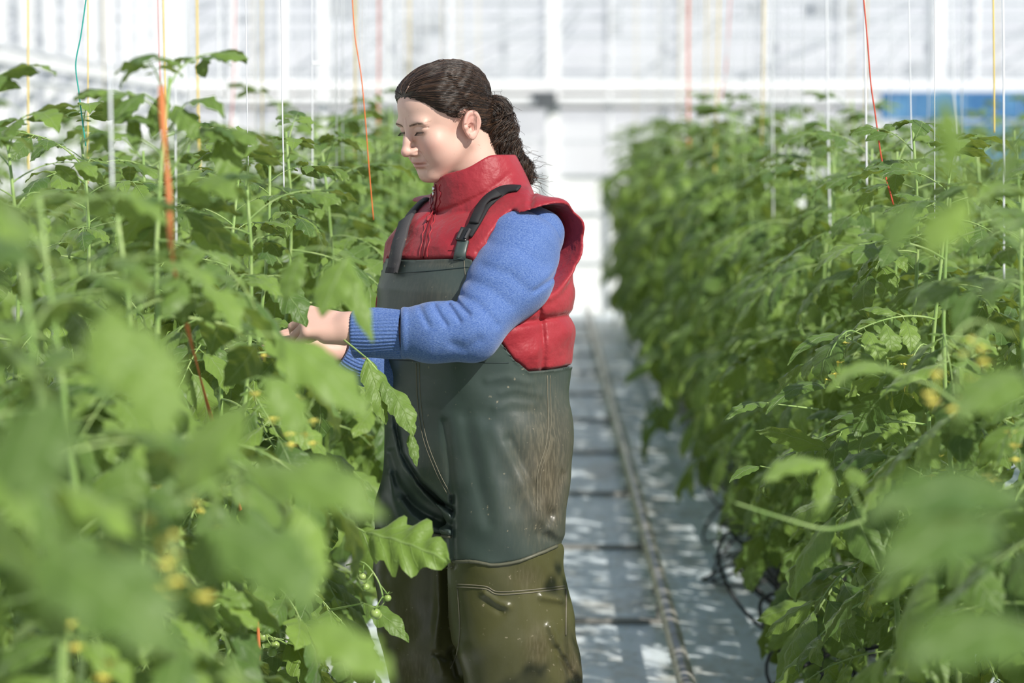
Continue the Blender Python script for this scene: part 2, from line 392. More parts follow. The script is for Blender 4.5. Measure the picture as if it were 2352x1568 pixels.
# ---- vest
def quilt(x, y, d, front, seams, A=.008, w=7):
    for s in seams: d = d+A*np.exp(-(seg2(x, y, s)/w)**2)*front
    return d
VSEAM = [[(995, 487), (1050, 483), (1110, 489)], [(1140, 735), (1200, 742), (1245, 733), (1318, 722)], [(1228, 668), (1243, 735), (1249, 800), (1246, 860)],
         [(1180, 486), (1130, 540), (1098, 580)], [(1218, 470), (1222, 445)]]
AC, AH = (.004, zy(567)), (.104, .090)
def vest(p):
    u, v, z, d, th = upper(p); x, y, _ = PX(p)
    m = sst((y-edge_py(th)+8)/16); near = (p[:, 1] < OT[1]+.02)
    puff = .007*np.abs(np.sin((y-487)/124*PI))**.7*(y > 487)+.004*np.sin(x*.047+y*.02)*np.sin(y*.06)
    d = d-.004-(puff*(1-m))+.014*m
    d = quilt(x, y, d, near, VSEAM)
    d0 = d.copy()
    # armholes with a puffy rolled rim; near one flares backwards
    for s in (1, -1):
        e = (np.hypot((v-AC[0]+.30*(z-AC[1])*(s > 0))/AH[0], (z-AC[1])/AH[1])-1)*.095
        fl = .002*sst(-(v-.01)*9)*sst((z-AC[1]+.10)*8) if s > 0 else .001
        tor = np.hypot(e-.004, d0+.004)-.009-fl
        d = smin(d, np.where(u*s > .05, tor, 1.), .014)
        d = smax(d, np.where(u*s > .07, -e, -1.), .008)
    # collar
    t = np.clip((p[:, 2]-zy(490))/(zy(350)-zy(490)), 0, 1.15); cx = NECKB[0]-.005-.024*t; cy = NECKB[1]-.012*t
    rr = np.hypot(p[:, 0]-cx, (p[:, 1]-cy)*1.0)
    R0 = .107-.030*t+.004*np.sin(PI*t)
    top = y-(420-(x-985)*.43+3*np.sin(x*.06))
    col = np.maximum(np.abs(rr-R0+.007)-.0085, -top/1133); col = smax(col, p[:, 2]-(zy(355)), .004)
    col = smax(col, -(p[:, 2]-zy(500)), .01)
    d = smin(d, col, .012)
    seam = seg2(x, y, [(1006, 488), (1060, 470), (1120, 440), (1170, 400)]); d = d+.003*np.exp(-(seam/5)**2)*near
    d = smax(d, np.where(z > zy(505), -(rr-R0+.016), -1.), .006)
    d = np.maximum(d, zy(905)-z)
    return d
RED = mat('red_nylon', (.31, .020, .031), .50, spec=.35, sheen=.12, bump=(30, .55, .010), noise=(9, (.37, .036, .046), .35, .7))
vv, vf = sdf_mesh(vest, (OT[0]-.24, YP-.26, zy(910)), (OT[0]+.26, YP+.26, zy(335)), .0032)
person = empty('person', (OT[0], YP, 0)); PERL = (-OT[0], -YP, 0)
props(person, 'woman in red vest, blue sweater and green waders working at the left tomato row', 'person')
def part(name, v, f, m, par=None, col=None, smooth=True):
    o = obj(name, mesh(name, v, f, m, smooth, col=col), par or person, None if par else PERL); return o
vest_o = part('vest', vv, vf, RED)
# ---- sweater
def arm_near(p): return chain(p, [(pd(1196, 575, -.13), .080), (pd(1172, 640, -.17), .076), (pd(1082, 762, -.25), .0545), (pd(1000, 764, -.25), .0515), (pd(932, 765, -.24), .0475)], .03)
SW_R = [([(1047, 689), (1060, 705), (1076, 722)], 6, .006), ([(1031, 700), (1045, 720), (1056, 738)], 5, .005), ([(998, 703), (1010, 725), (1024, 745)], 6, .005),
        ([(965, 708), (975, 730), (985, 748)], 7, .004), ([(1229, 668), (1262, 645), (1290, 618)], 6, .005), ([(1070, 640), (1120, 660), (1170, 700)], 12, .003),
        ([(1062, 680), (1100, 700), (1140, 745)], 10, .004), ([(1040, 790), (1070, 800), (1100, 780)], 12, .004), ([(1130, 560), (1190, 570), (1250, 610)], 14, .003), ([(1110, 610), (1170, 630), (1215, 670)], 12, .003)]
def sweater_a(p):
    x, y, _ = PX(p); d = arm_near(p)
    d = d-.003*np.exp(-((x-927)/7)**2)-.002*np.sin(y*.05+x*.03)
    for pl, w, A in SW_R: d = d+A*np.exp(-(seg2(x, y, pl)/w)**2)
    return np.maximum(d, (920-x)/1133)
def sweater_b(p):
    d = chain(p, [(pd(992, 570, .14), .055), (pd(950, 680, .13), .055), (pd(903, 850, .0), .058), (pd(850, 838, -.04), .052)], .03); x, y, _ = PX(p)
    return np.maximum(d+.002*np.sin(y*.1+x*.07), (838-x)/1133)
def sweater_t(p):
    u, v, z, d, th = upper(p); return np.maximum(np.maximum(d+.022, zy(760)-z), z-zy(450))
HEA = mat('heather_blue_knit', (.085, .18, .52), .85, spec=.2, sheen=.3)
N, L, b_ = nodes(HEA); tc = N.new('ShaderNodeTexCoord'); n1 = N.new('ShaderNodeTexNoise'); n1.inputs['Scale'].default_value = 560; n1.inputs['Detail'].default_value = 3
mp = N.new('ShaderNodeMapping'); mp.inputs['Scale'].default_value = (.5, 1, 1.6); L.new(tc.outputs['Object'], mp.inputs[0]); L.new(mp.outputs[0], n1.inputs['Vector'])
r_ = N.new('ShaderNodeValToRGB'); r_.color_ramp.elements[0].position = .35; r_.color_ramp.elements[0].color = (.050, .110, .33, 1); r_.color_ramp.elements[1].position = .72; r_.color_ramp.elements[1].color = (.17, .26, .50, 1)
L.new(n1.outputs['Fac'], r_.inputs[0]); L.new(r_.outputs[0], b_.inputs['Base Color'])
bp = N.new('ShaderNodeBump'); bp.inputs['Strength'].default_value = .5; bp.inputs['Distance'].default_value = .002; L.new(n1.outputs['Fac'], bp.inputs['Height']); L.new(bp.outputs[0], b_.inputs['Normal'])
sa = sdf_mesh(sweater_a, pd(900, 860, -.36), pd(1320, 440, .02), .0030)
sb = sdf_mesh(sweater_b, pd(810, 940, -.16), pd(1080, 460, .30), .004)
s_t = sdf_mesh(sweater_t, (OT[0]-.23, YP-.23, zy(770)), (OT[0]+.23, YP+.23, zy(430)), .006)
swv, swf = merge([sa, sb, s_t]); sw = part('sweater', swv, swf, HEA)
# knitted cuffs with ribs
def cuff(pts, rad, name):
    pts = spl(pts, 26); n = 168; vs = []
    t = np.gradient(pts, axis=0); t /= np.linalg.norm(t, axis=1)[:, None]
    for i, q in enumerate(pts):
        u = np.cross(t[i], (0, 1, 0)); u /= np.linalg.norm(u); w = np.cross(t[i], u); s = i/(len(pts)-1)
        r0 = rad*(1+.05*math.sin(PI*s)+.03*s)-(.004 if i in (0,) else 0)
        for k in range(n):
            c = 2*PI*k/n; r = r0+(.0010 if k % 4 < 2 else -.0008)+.002*math.sin(3*c+i*.2); vs.append(q+r*(math.cos(c)*u*1.06+math.sin(c)*w*.92))
    f = [(i*n+k, i*n+(k+1) % n, (i+1)*n+(k+1) % n, (i+1)*n+k) for i in range(len(pts)-1) for k in range(n)]
    m2 = len(vs); vs += [pts[0]+(q-pts[0])*.9+t[0]*.012 for q in vs[:n]]; f += [(k, m2+k, m2+(k+1) % n, (k+1) % n) for k in range(n)]
    o = obj(name, mesh(name, vs, f, HEA, True), sw); return o
cuff([pd(811, 767, -.225), pd(866, 766, -.232), pd(926, 765, -.24)], .0425, 'cuff')
cuff([pd(778, 806, -.075), pd(815, 825, -.055), pd(852, 838, -.04)], .040, 'cuff')
# ---- waders
SEAM_N = ([(1042, 1290), (1090, 1290), (1133, 1297), (1185, 1290), (1233, 1273), (1285, 1250)]); SEAM_F = [(880, 1215), (975, 1223), (1040, 1231)]
KN = [(T2W(.092, .0, 1010), .112), (pd(1159, 1180, -.085), .105), (pd(1156, 1300, -.08), .1005), (pd(1177, 1440, -.075), .106), (pd(1205, 1568, -.07), .098), (pd(1225, 1720, -.06), .088), (pd(1228, 1930, -.06), .062)]
KF = [(T2W(-.094, .0, 1010), .112), (pd(985, 1180, .07), .094), (pd(966, 1300, .08), .079), (pd(974, 1440, .08), .078), (pd(1003, 1568, .085), .077), (pd(1015, 1720, .09), .072), (pd(1020, 1930, .09), .058)]
FOOT = [(pd(1228, 1960, -.06), pd(1080, 1985, -.17)), (pd(1020, 1950, .09), pd(900, 1975, .0))]
W_R = [([(1020, 970), (1030, 1050), (1040, 1150)], 9, .004), ([(1070, 960), (1092, 1080), (1122, 1200)], 17, .0045), ([(1100, 980), (1130, 1080), (1165, 1190)], 22, -.003), ([(1135, 990), (1180, 1070), (1238, 1180)], 20, -.005), ([(1170, 1010), (1215, 1100), (1258, 1190)], 13, .006),
       ([(1120, 874), (1165, 866), (1215, 880)], 9, -.0022), ([(1150, 903), (1185, 894), (1240, 906)], 8, -.0018), ([(1140, 938), (1175, 924), (1225, 930)], 10, -.002),
       ([(908, 960), (922, 1040), (965, 1110), (1010, 1150), (1040, 1172)], 6, .007), ([(900, 985), (925, 1070), (975, 1135), (1038, 1190)], 8, -.005), ([(898, 1040), (915, 1105), (950, 1160), (1000, 1190)], 9, .006), ([(922, 1150), (945, 1185), (985, 1210), (1030, 1222)], 9, -.009), ([(935, 1145), (975, 1180), (1035, 1205)], 8, .006), ([(893, 1090), (905, 1150), (925, 1200)], 9, -.006),
       ([(1265, 1180), (1240, 1225), (1290, 1245)], 13, .006), ([(1250, 1195), (1280, 1235)], 11, -.004),
       ([(1112, 1362), (1140, 1385), (1165, 1392)], 9, -.006), ([(1120, 1380), (1150, 1402)], 9, .004), ([(1245, 1370), (1290, 1378)], 9, -.006),
       ([(1008, 1300), (1010, 1400), (1000, 1490), (1015, 1540)], 11, -.006), ([(1000, 1500), (1025, 1510), (1040, 1490)], 8, .008), ([(1040, 1500), (1052, 1550)], 9, .009), ([(1280, 1490), (1300, 1530), (1325, 1568)], 8, .008), ([(1265, 1440), (1290, 1500)], 9, -.007),
       ([(1040, 1140), (1040, 1240), (1043, 1300)], 5, .006), ([(1290, 1090), (1262, 1180)], 9, .004)]
def wr(x, y, d, p, yfront=.12):
    fr = p[:, 1] < OT[1]+yfront
    for pl, w, A in W_R: d = d+A*np.exp(-(seg2(x, y, pl)/w)**2)*fr
    return d+.0022*np.sin(x*.045+2*np.sin(y*.017))*np.sin(y*.03+1)
def legs(p): return chain(p, KN, .05), chain(p, KF, .05)
def wader_up(p):
    u, v, z, d, th = torso(p); x, y, _ = PX(p)
    d = smax(d, zy(1110)-z, .06); a, b = legs(p); l = smin(a, b, .006); d = smin(d, l, .05)
    d = wr(x, y, d-.007, p)
    e = (edge_py(th)-y)/1133*.9
    d = d-.0035*np.exp(-(e/.004)**2)
    d = np.maximum(d, e)
    d = np.maximum(d, np.where(z > zy(900), -(d_in(u, v, z)), -1))
    lim = np.where(a < b, np.interp(x, [q[0] for q in SEAM_N], [q[1] for q in SEAM_N]), np.interp(x, [q[0] for q in SEAM_F], [q[1] for q in SEAM_F]))
    return np.maximum(d, (y-lim)/1133)
def d_in(u, v, z):
    vc, a, b = (np.interp(z, _tz, _tt[:, i]) for i in (1, 2, 3)); k = ((np.abs(u)/a)**2.3+(np.abs(v-vc)/b)**2.3)**(1/2.3)+1e-6
    return np.hypot(u, v-vc)*(1-1/k)+.016
def wader_lo(which):
    def fn(p):
        x, y, _ = PX(p); a = legs(p)[which]
        seam = (SEAM_N, SEAM_F)[which]; lim = np.interp(x, [q[0] for q in seam], [q[1] for q in seam])
        f0, f1 = FOOT[which]; a = smin(a, cap_(p, f0, f1, .05, .045), .03); a = np.maximum(a, -p[:, 2]+.004)
        return np.maximum(wr(x, y, a-.0085, p, .3), (lim-3-y)/1133)
    return fn
def wader_mat(name, c1, c2, rough):
    m = mat(name, c1, rough, spec=.5, coat=.15); N, L, b = nodes(m)
    tc = N.new('ShaderNodeTexCoord'); n = N.new('ShaderNodeTexNoise'); n.inputs['Scale'].default_value = 7; n.inputs['Detail'].default_value = 8; L.new(tc.outputs['Object'], n.inputs['Vector'])
    at = N.new('ShaderNodeAttribute'); at.attribute_name = 'tint'
    base = mix_(N, L, n.outputs['Fac'], c1, c2)
    # scuffs: stretched noise, and specks of dry mud
    mp = N.new('ShaderNodeMapping'); mp.inputs['Scale'].default_value = (210, 210, 40); mp.inputs['Rotation'].default_value = (.3, .5, .2); L.new(tc.outputs['Object'], mp.inputs[0])
    s = N.new('ShaderNodeTexNoise'); s.inputs['Detail'].default_value = 6; s.inputs['Scale'].default_value = 1.0; L.new(mp.outputs[0], s.inputs['Vector'])
    sp = N.new('ShaderNodeTexNoise'); sp.inputs['Scale'].default_value = 95; sp.inputs['Detail'].default_value = 4; L.new(tc.outputs['Object'], sp.inputs['Vector'])
    spk = math_(N, L, 'MULTIPLY', math_(N, L, 'SUBTRACT', sp.outputs['Fac'], .685, clamp=True), 12, clamp=True)
    sep = N.new('ShaderNodeSeparateColor'); L.new(at.outputs['Color'], sep.inputs[0])
    scf = math_(N, L, 'MULTIPLY', math_(N, L, 'MULTIPLY', math_(N, L, 'SUBTRACT', s.outputs['Fac'], .44, clamp=True), 5, clamp=True), sep.outputs[0], clamp=True)
    dirt = mix_(N, L, math_(N, L, 'MULTIPLY', math_(N, L, 'MULTIPLY', sep.outputs[0], math_(N, L, 'ADD', n.outputs['Fac'], .25)), .95, clamp=True), base, (.085, .066, .040))
    d2 = mix_(N, L, math_(N, L, 'MULTIPLY', scf, .22), dirt, (.34, .29, .20))
    L.new(mix_(N, L, math_(N, L, 'MULTIPLY', spk, .75), d2, (.36, .31, .22)), b.inputs['Base Color'])
    L.new(math_(N, L, 'ADD', math_(N, L, 'MULTIPLY', n.outputs['Fac'], .22), rough-.1), b.inputs['Roughness'])
    bp = N.new('ShaderNodeBump'); bp.inputs['Strength'].default_value = .25; bp.inputs['Distance'].default_value = .004
    n3 = N.new('ShaderNodeTexNoise'); n3.inputs['Scale'].default_value = 26; n3.inputs['Detail'].default_value = 5; L.new(tc.outputs['Object'], n3.inputs['Vector'])
    L.new(n3.outputs['Fac'], bp.inputs['Height']); L.new(bp.outputs[0], b.inputs['Normal'])
    return m
GREEN = wader_mat('dark_green_rubber', (.026, .046, .042), (.066, .090, .080), .40)
OLIVE = wader_mat('olive_rubber', (.062, .062, .020), (.092, .088, .034), .34)
def dirtcol(v, spots):
    x, y, _ = PX(v); c = np.zeros(len(v))
    for px, py, rx, ry, a in spots: c = np.maximum(c, a*np.exp(-(((x-px)/rx)**2+((y-py)/ry)**2)))
    return np.c_[c, c, c, np.ones(len(v))]
wu = sdf_mesh(wader_up, (OT[0]-.26, YP-.27, zy(1330)), (OT[0]+.26, YP+.27, zy(575)), .0034)
waders = part('waders', *wu, GREEN, col=dirtcol(wu[0], [(1262, 1080, 75, 160, 1.2), (985, 700, 70, 60, .5), (1010, 605, 60, 14, .5), (1230, 1000, 60, 60, .5), (1000, 1070, 50, 60, .25)]))
legm = []
for i, nm in enumerate(('near', 'far')):
    lo = (OT[0]-.06, YP-.32, 0) if i == 0 else (OT[0]-.30, YP-.12, 0); hi = (OT[0]+.27, YP+.08, zy(1200)) if i == 0 else (OT[0]+.06, YP+.24, zy(1180))
    w = sdf_mesh(wader_lo(i), lo, hi, .0036); legm.append(w)
    props(part('wader_boot', *w, OLIVE, col=dirtcol(w[0], [(1235, 1490, 30, 50, .7), (960, 1540, 50, 40, .9), (1210, 1330, 40, 30, .5), (1320, 1530, 30, 60, .8), (950, 1420, 40, 60, .5)])), 'olive rubber lower leg of the waders')
allw = merge([wu]+legm); BV_W = bvh_of(*allw); BV_ALL = bvh_of(*merge([wu, (vv, vf)]+legm)); BV_V = bvh_of(vv, vf)
def onsurf(bv, pts, n=24, lift=.001):
    out = []
    for q in spl([(a, b, 0) for a, b in pts], n):
        h = hit(bv, q[0], q[1])
        if h is not None: out.append(h[0]+h[1]*lift)
    return np.array(out)
M_SEAM = mat('seam_tape', (.105, .105, .07), .5); M_SEAMD = mat('dark_seam', (.015, .03, .03), .6); M_STITCH = mat('beige_stitching', (.17, .155, .11), .7)
def seam(name, pts, r, m, bv=None, par=None, n=30):
    q = onsurf(bv or BV_W, pts, n, r*.3)
    if len(q) < 3: return
    b = MB(); b.tube(q, r, 6); o = b.build(name, m, par or waders, True)
for pts in ([(956, 834), (959, 915), (971, 1001), (999, 1078), (1028, 1135)], [(1257, 862), (1257, 1001), (1235, 1087), (1233, 1173)]):
    seam('stitched_seam', pts, .0011, M_STITCH, n=50); seam('stitched_seam', [(a+7, b) for a, b in pts], .0008, M_STITCH, n=50)
seam('waist_seam', [(900, 826), (1000, 831), (1168, 833)], .0010, M_SEAMD)
seam('bib_hem', [(905, 628), (990, 622), (1078, 613)], .0010, M_SEAMD); seam('bib_hem', [(1066, 598), (1070, 640), (1080, 668)], .0009, M_STITCH)
seam('seam_tape', SEAM_N[:-1]+[(1278, 1254)], .0036, M_SEAM, n=60); seam('seam_tape', [(975, 1224), (1036, 1232)], .0036, M_SEAM)
seam('boot_seam', [(1050, 1347), (1114, 1352), (1143, 1364), (1209, 1361), (1298, 1351)], .0014, M_STITCH, n=60); seam('boot_seam', [(1050, 1341), (1114, 1346), (1143, 1358), (1209, 1355), (1298, 1345)], .0012, M_STITCH, n=60)
seam('boot_seam', [(1051, 1352), (1056, 1440), (1050, 1497), (1034, 1535)], .0014, M_STITCH); seam('boot_seam', [(1300, 1354), (1299, 1459)], .0018, M_STITCH); seam('boot_seam', [(985, 1310), (1040, 1302)], .0014, M_STITCH)
# ---- straps
def ribbon(name, bv, pts, width, thick, m, par, n=26, lift=.002, twist=None, bulge=0):
    q, nn = [], []
    for a in spl([(x, y, 0) for x, y in pts], n):
        h = hit(bv, a[0], a[1])
        if h is not None: q.append(h[0]); nn.append(h[1])
    q = np.array(q); nn = np.array(nn)
    k = np.ones(5)/5
    for A in (q, nn):
        pad = np.vstack([A[:1]]*2+[A]+[A[-1:]]*2); A[:] = np.stack([np.convolve(pad[:, i], k, 'valid') for i in range(3)], 1)
    nn /= np.linalg.norm(nn, axis=1)[:, None]; t = np.gradient(q, axis=0); t /= np.linalg.norm(t, axis=1)[:, None]
    s = np.cross(t, nn); s /= np.linalg.norm(s, axis=1)[:, None]; vs = []
    ws = np.linspace(0, 1, len(q)); lf = lift+bulge*np.sin(PI*ws)
    for i in range(len(q)):
        for a, b in ((-1, 0), (-.9, 1), (0, 1.15), (.9, 1), (1, 0)): vs.append(q[i]+s[i]*a*width/2+nn[i]*(lf[i]+thick*b))
        vs.append(q[i]+nn[i]*(lf[i]-.001))
    f = [(i*6+k, i*6+(k+1) % 6, (i+1)*6+(k+1) % 6, (i+1)*6+k) for i in range(len(q)-1) for k in range(6)]+[tuple(range(6))[::-1], tuple(range((len(q)-1)*6, len(q)*6))]
    return obj(name, mesh(name, vs, f, m, True), par, PERL if par is person else None)
M_STRAP = mat('black_webbing', (.012, .012, .014), .75, bump=(300, .3, .001)); M_PAD = mat('grey_hook_tape', (.055, .053, .056), .8, noise=(60, (.16, .14, .11), .62, .7), bump=(500, .5, .001)); M_CLIP = mat('black_plastic', (.02, .02, .02), .3)
ns = ribbon('strap', BV_V, [(1197, 436), (1165, 437), (1135, 452), (1110, 484), (1090, 518), (1072, 545)], .027, .004, M_STRAP, person)
ribbon('folded_end', BV_V, [(1146, 444), (1128, 462), (1106, 492), (1090, 520)], .022, .004, M_STRAP, ns, lift=.006, bulge=.006)
ribbon('buckle', BV_V, [(1076, 528), (1062, 558)], .026, .008, M_CLIP, ns, lift=.003)
for dx in (-9, 9): ribbon('buckle_prong', BV_V, [(1078+dx, 532), (1066+dx, 556)], .004, .005, M_PAD, ns, lift=.010)
ribbon('bib_tab', BV_ALL, [(1066, 556), (1060, 578), (1056, 596)], .026, .004, GREEN, ns, lift=.003)
fs = ribbon('strap', BV_V, [(984, 458), (962, 474), (945, 496), (936, 515)], .027, .004, M_STRAP, person)
ribbon('hook_tape_pad', BV_ALL, [(941, 505), (931, 545), (921, 585), (908, 629)], .041, .006, M_PAD, fs, lift=.006, bulge=.004)
ribbon('pad_end', BV_ALL, [(911, 618), (908, 631)], .037, .003, M_STRAP, fs, lift=.012)
# ---- zip and collar details
M_ZIP = mat('zip_red', (.16, .008, .014), .5); M_METAL = mat('zip_metal', (.75, .75, .74), .25, metal=1)
zp = [(1001, 424), (1003, 455), (994, 490), (982, 530), (972, 592)]
seam('zip', zp, .0022, M_ZIP, BV_V, vest_o, 40)
for off in (-8, 8): seam('zip_placket', [(a+off+2*math.sin(b*.3), b) for a, b in spl([(a, b, 0) for a, b in zp], 20)[:, :2]], .0015, RED, BV_V, vest_o, 60)
for a, b, r in ((1001, 428, .0032), (1000, 440, .0026)):
    h = hit(BV_V, a, b)
    if h is not None:
        q = MB(); q.tube([h[0]+h[1]*.004, h[0]+h[1]*.005-v3(0, 0, .009)], r, 8); q.build('zip_slider', M_METAL, vest_o, True)
q = onsurf(BV_V, [(998, 445), (993, 465), (997, 485), (988, 505)], 16, .006)
if len(q) > 3: b = MB(); b.tube(q, .0016, 6); b.build('pull_cord', RED, vest_o, True)
q = onsurf(BV_V, [(990, 502), (984, 512)], 5, .006)
if len(q) > 3: b = MB(); b.tube(q, .003, 6); b.build('cord_toggle', RED, vest_o, True)
seam('pocket_welt', [(1030, 575), (1045, 577), (1045, 592)], .0010, M_ZIP, BV_V, vest_o)
# ------------------------------------------------------------------ head, hands, hair
YAWH, PITH = R(54), R(22)
Fh = v3(-math.sin(YAWH)*math.cos(PITH), -math.cos(YAWH)*math.cos(PITH), -math.sin(PITH)); Lh = v3(math.cos(YAWH), -math.sin(YAWH), 0); Uh = np.cross(Lh, Fh); Uh = -Uh if Uh[2] < 0 else Uh
OH = pd(1014, 270, 0.0)
HM = np.stack([Lh, Fh, Uh], 1)               # local -> world columns
def HL(p): return (p-OH) @ HM
def HW(*a): return OH+HM @ np.array(a, float)
def head_l(q):
    sx = q.copy(); sx[:, 0] = np.abs(q[:, 0]); e = lambda c, r, p=sx: ell(p, c, r)
    d = ell(q, (0, -.020, .027), (.073, .092, .073))
    d = smin(d, ell(q, (0, .024, .036), (.056, .054, .053)), .03)
    d = smin(d, ell(q, (0, .030, -.028), (.056, .048, .075)), .025)
    d = smin(d, cap_(sx, (.047, -.004, -.052), (.012, .064, -.093), .018, .017), .025)
    d = smin(d, ell(q, (0, .072, -.093), (.017, .013, .013)), .014)
    d = smin(d, ell(q, (0, .045, -.092), (.03, .035, .014)), .02)
    d = smin(d, e((.036, .058, -.030), (.024, .020, .022)), .022)        # cheek
    d = smin(d, e((.028, .048, -.055), (.027, .030, .028)), .025)
    d = smin(d, ell(q, (0, .060, -.062), (.028, .024, .028)), .018)      # muzzle
    d = smin(d, e((.027, .0735, .0165), (.023, .0060, .0055)), .020)         # brow
    d = smax(d, -e((.030, .094, .0055), (.0165, .013, .0095)), .012)      # socket
    d = smin(d, e((.0305, .0665, .003), (.0145, .0135, .0125)), .005)    # lids over the eye
    d = smax(d, -(e((.0305, .0810, -.0022), (.0125, .0055, .0015))), .001)  # lid slit
    d = d+.0012*np.exp(-((sx[:, 2]-.0112+(sx[:, 0]-.03)**2*22)/.0016)**2)*(np.abs(sx[:, 0]-.031) < .016)*(q[:, 1] > .05)
    # nose
    d = smin(d, chain(q, [(v3(0, .078, .012), .0065), (v3(0, .094, -.014), .0065), (v3(0, .106, -.030), .0085)], .01), .012)
    d = smin(d, ell(q, (0, .1035, -.034), (.0095, .0105, .0085)), .006)
    d = smin(d, e((.0112, .0905, -.0375), (.0068, .0105, .0075)), .009)
    d = smax(d, -e((.0065, .0975, -.0440), (.0032, .005, .004)), .002)
    d = smin(d, ell(q, (0, .086, -.043), (.006, .012, .006)), .006)
    # mouth
    d = smin(d, ell(q, (0, .0840, -.0600), (.0225, .0090, .0050)), .005)
    d = smin(d, ell(q, (0, .0835, -.0690), (.0195, .0090, .0058)), .005)
    mo = np.hypot((q[:, 2]+.0645+.5*sx[:, 0]**2*8), np.maximum(.083-q[:, 1]-sx[:, 0]*.45, 0)*.3)
    d = d+.0030*np.exp(-(mo/.0011)**2)*(sx[:, 0] < .024)*(q[:, 1] > .05)
    d = d+.0022*np.exp(-(((q[:, 2]+.079)/.004)**2))*(sx[:, 0] < .018)*(q[:, 1] > .06)   # crease over the chin
    nf = seg2(sx[:, 0], q[:, 2], [(.016, -.038), (.024, -.052), (.027, -.066)]); d = d+.0013*np.exp(-(nf/.0022)**2)*1.6*(q[:, 1] > .05)
    fw = seg2(q[:, 0], q[:, 2], [(.007, .016), (.006, .030)]); fw2 = seg2(q[:, 0], q[:, 2], [(-.006, .016), (-.005, .028)]); d = d+.0012*(np.exp(-(fw/.0014)**2)+np.exp(-(fw2/.0014)**2))*(q[:, 1] > .05)
    # ear: plate, rim, bowl, lobe; leaning back
    a = R(14); ex = sx[:, 0]-.0775-.10*np.maximum(-.012-q[:, 1], 0)*2.2; yy = q[:, 1]+.012; zz = (q[:, 2]+.021)*1.22
    ey = yy*math.cos(a)+zz*math.sin(a); ez = -yy*math.sin(a)+zz*math.cos(a)
    rx = np.where(ez > 0, .0185, .0185*np.clip(1+ez*9, .45, 1)); k = np.hypot(ey/rx, ez/.0325); er = (k-1)*.019
    plate = np.maximum(np.abs(ex)-.0028, er)-.001
    rim = np.hypot(er+.0022, (ex-.003))-.0036; rim = np.where((ey > .008) & (ez < .005), 1, rim)
    anti = np.hypot((np.hypot(ey/.55+.004, ez+.002)-.0175)*.7, ex-.0018)-.0026; anti = np.where(ey > .004, 1, anti)
    ear = smin(plate, np.where(k < 1.5, rim, 1), .003); ear = smin(ear, np.where(k < 1, anti, 1), .003)
    ear = smin(ear, np.linalg.norm(np.stack([ex-.001, ey+.001, ez+.026], 1)/np.array((.6, 1, 1.15)), axis=1)*.75-.0062, .004)
    ear = smin(ear, np.linalg.norm(np.stack([ex-.001, ey-.013, ez+.004], 1), axis=1)-.005, .005)     # tragus
    ear = smax(ear, -np.linalg.norm(np.stack([(ex-.004), (ey-.002)*.8, (ez+.006)*.6], 1), axis=1)+.0065, .002)
    d = smin(d, np.where(sx[:, 0] > .05, ear, 1), .004)
    return d
NB = T2W(0, -.03, 500)
def head_w(p):
    q = HL(p); d = head_l(q)
    n = chain(p, [(HW(0, -.030, -.028), .056), (HW(0, -.028, -.085), .054), (T2W(0, -.035, 470), .060)], .02)
    d = smin(d, n, .018)
    return smin(d, ell(p, T2W(0, -.02, 520), (.12, .10, .05)), .03)
hv, hf = sdf_mesh(head_w, pd(880, 540, -.15), pd(1200, 110, .16), .0017)
# hands
def hand(p, Wp, f, n, t, thumb=None, curl=1.0):
    f = f/np.linalg.norm(f); t = t-f*(t @ f); t = t/np.linalg.norm(t); n = n-f*(n @ f)-t*(n @ t); n = n/np.linalg.norm(n)
    X = lambda a, b, c: Wp+f*a+t*b+n*c
    d = cap_(p, X(-.045, 0, 0), X(0, 0, 0), .026, .0235)
    for b0, b1, L_ in ((.014, .028, .088), (.003, .009, .092), (-.008, -.011, .088), (-.016, -.029, .080)):
        d = smin(d, cap_(p, X(.005, b0, 0), X(L_, b1, .002), .0165, .0115), .014)
    d = smin(d, cap_(p, X(.012, -.020, -.008), X(.045, -.026, -.008), .015, .013), .012)
    th = [(X(.018, .018, -.008), .017), (X(.048, .036, -.020), .0125), (X(.078, .040, -.036), .0105), (X(.100, .034, -.048), .0085)]
    if thumb: th = [(X(*q[:3]), q[3]) for q in thumb]
    d = smin(d, chain(p, th, .004), .012)
    for k, (b, L_, s) in enumerate(((.028, .088, .93), (.009, .092, 1.02), (-.011, .088, .95), (-.029, .080, .78))):
        q = X(L_, b, .002); pts = [(q, .0102)]; ang = R(28+6*k)*curl
        for l, rr in ((.043, .0088), (.027, .0080), (.021, .0066)):
            q = q+(f*math.cos(ang)-n*math.sin(ang)+t*.03*(1.5-k))*l*s; pts.append((q, rr)); ang += R(38)*curl
        d = smin(d, chain(p, pts, .003), .005)
    return d
HNW = pd(806, 752, -.225); HFW = pd(775, 803, -.07)
def hand_a(p): return smin(hand(p, HNW, v3(-.97, .18, .10), v3(0, -.70, .70), v3(0, .72, .62), [(.018, .016, -.010, .016), (.046, .022, -.030, .0120), (.072, .018, -.046, .0100), (.094, .008, -.056, .0082)], 1.25), cap_(p, HNW+v3(.07, 0, -.012), HNW, .029, .024), .02)
def hand_b(p): return hand(p, HFW, v3(-.88, -.28, .38), v3(.2, -.2, .95), v3(0, -.95, -.3))
ha = sdf_mesh(hand_a, HNW-v3(.20, .09, .11), HNW+v3(.09, .12, .11), .0018)
hb = sdf_mesh(hand_b, HFW-v3(.20, .10, .11), HFW+v3(.09, .10, .13), .0022)
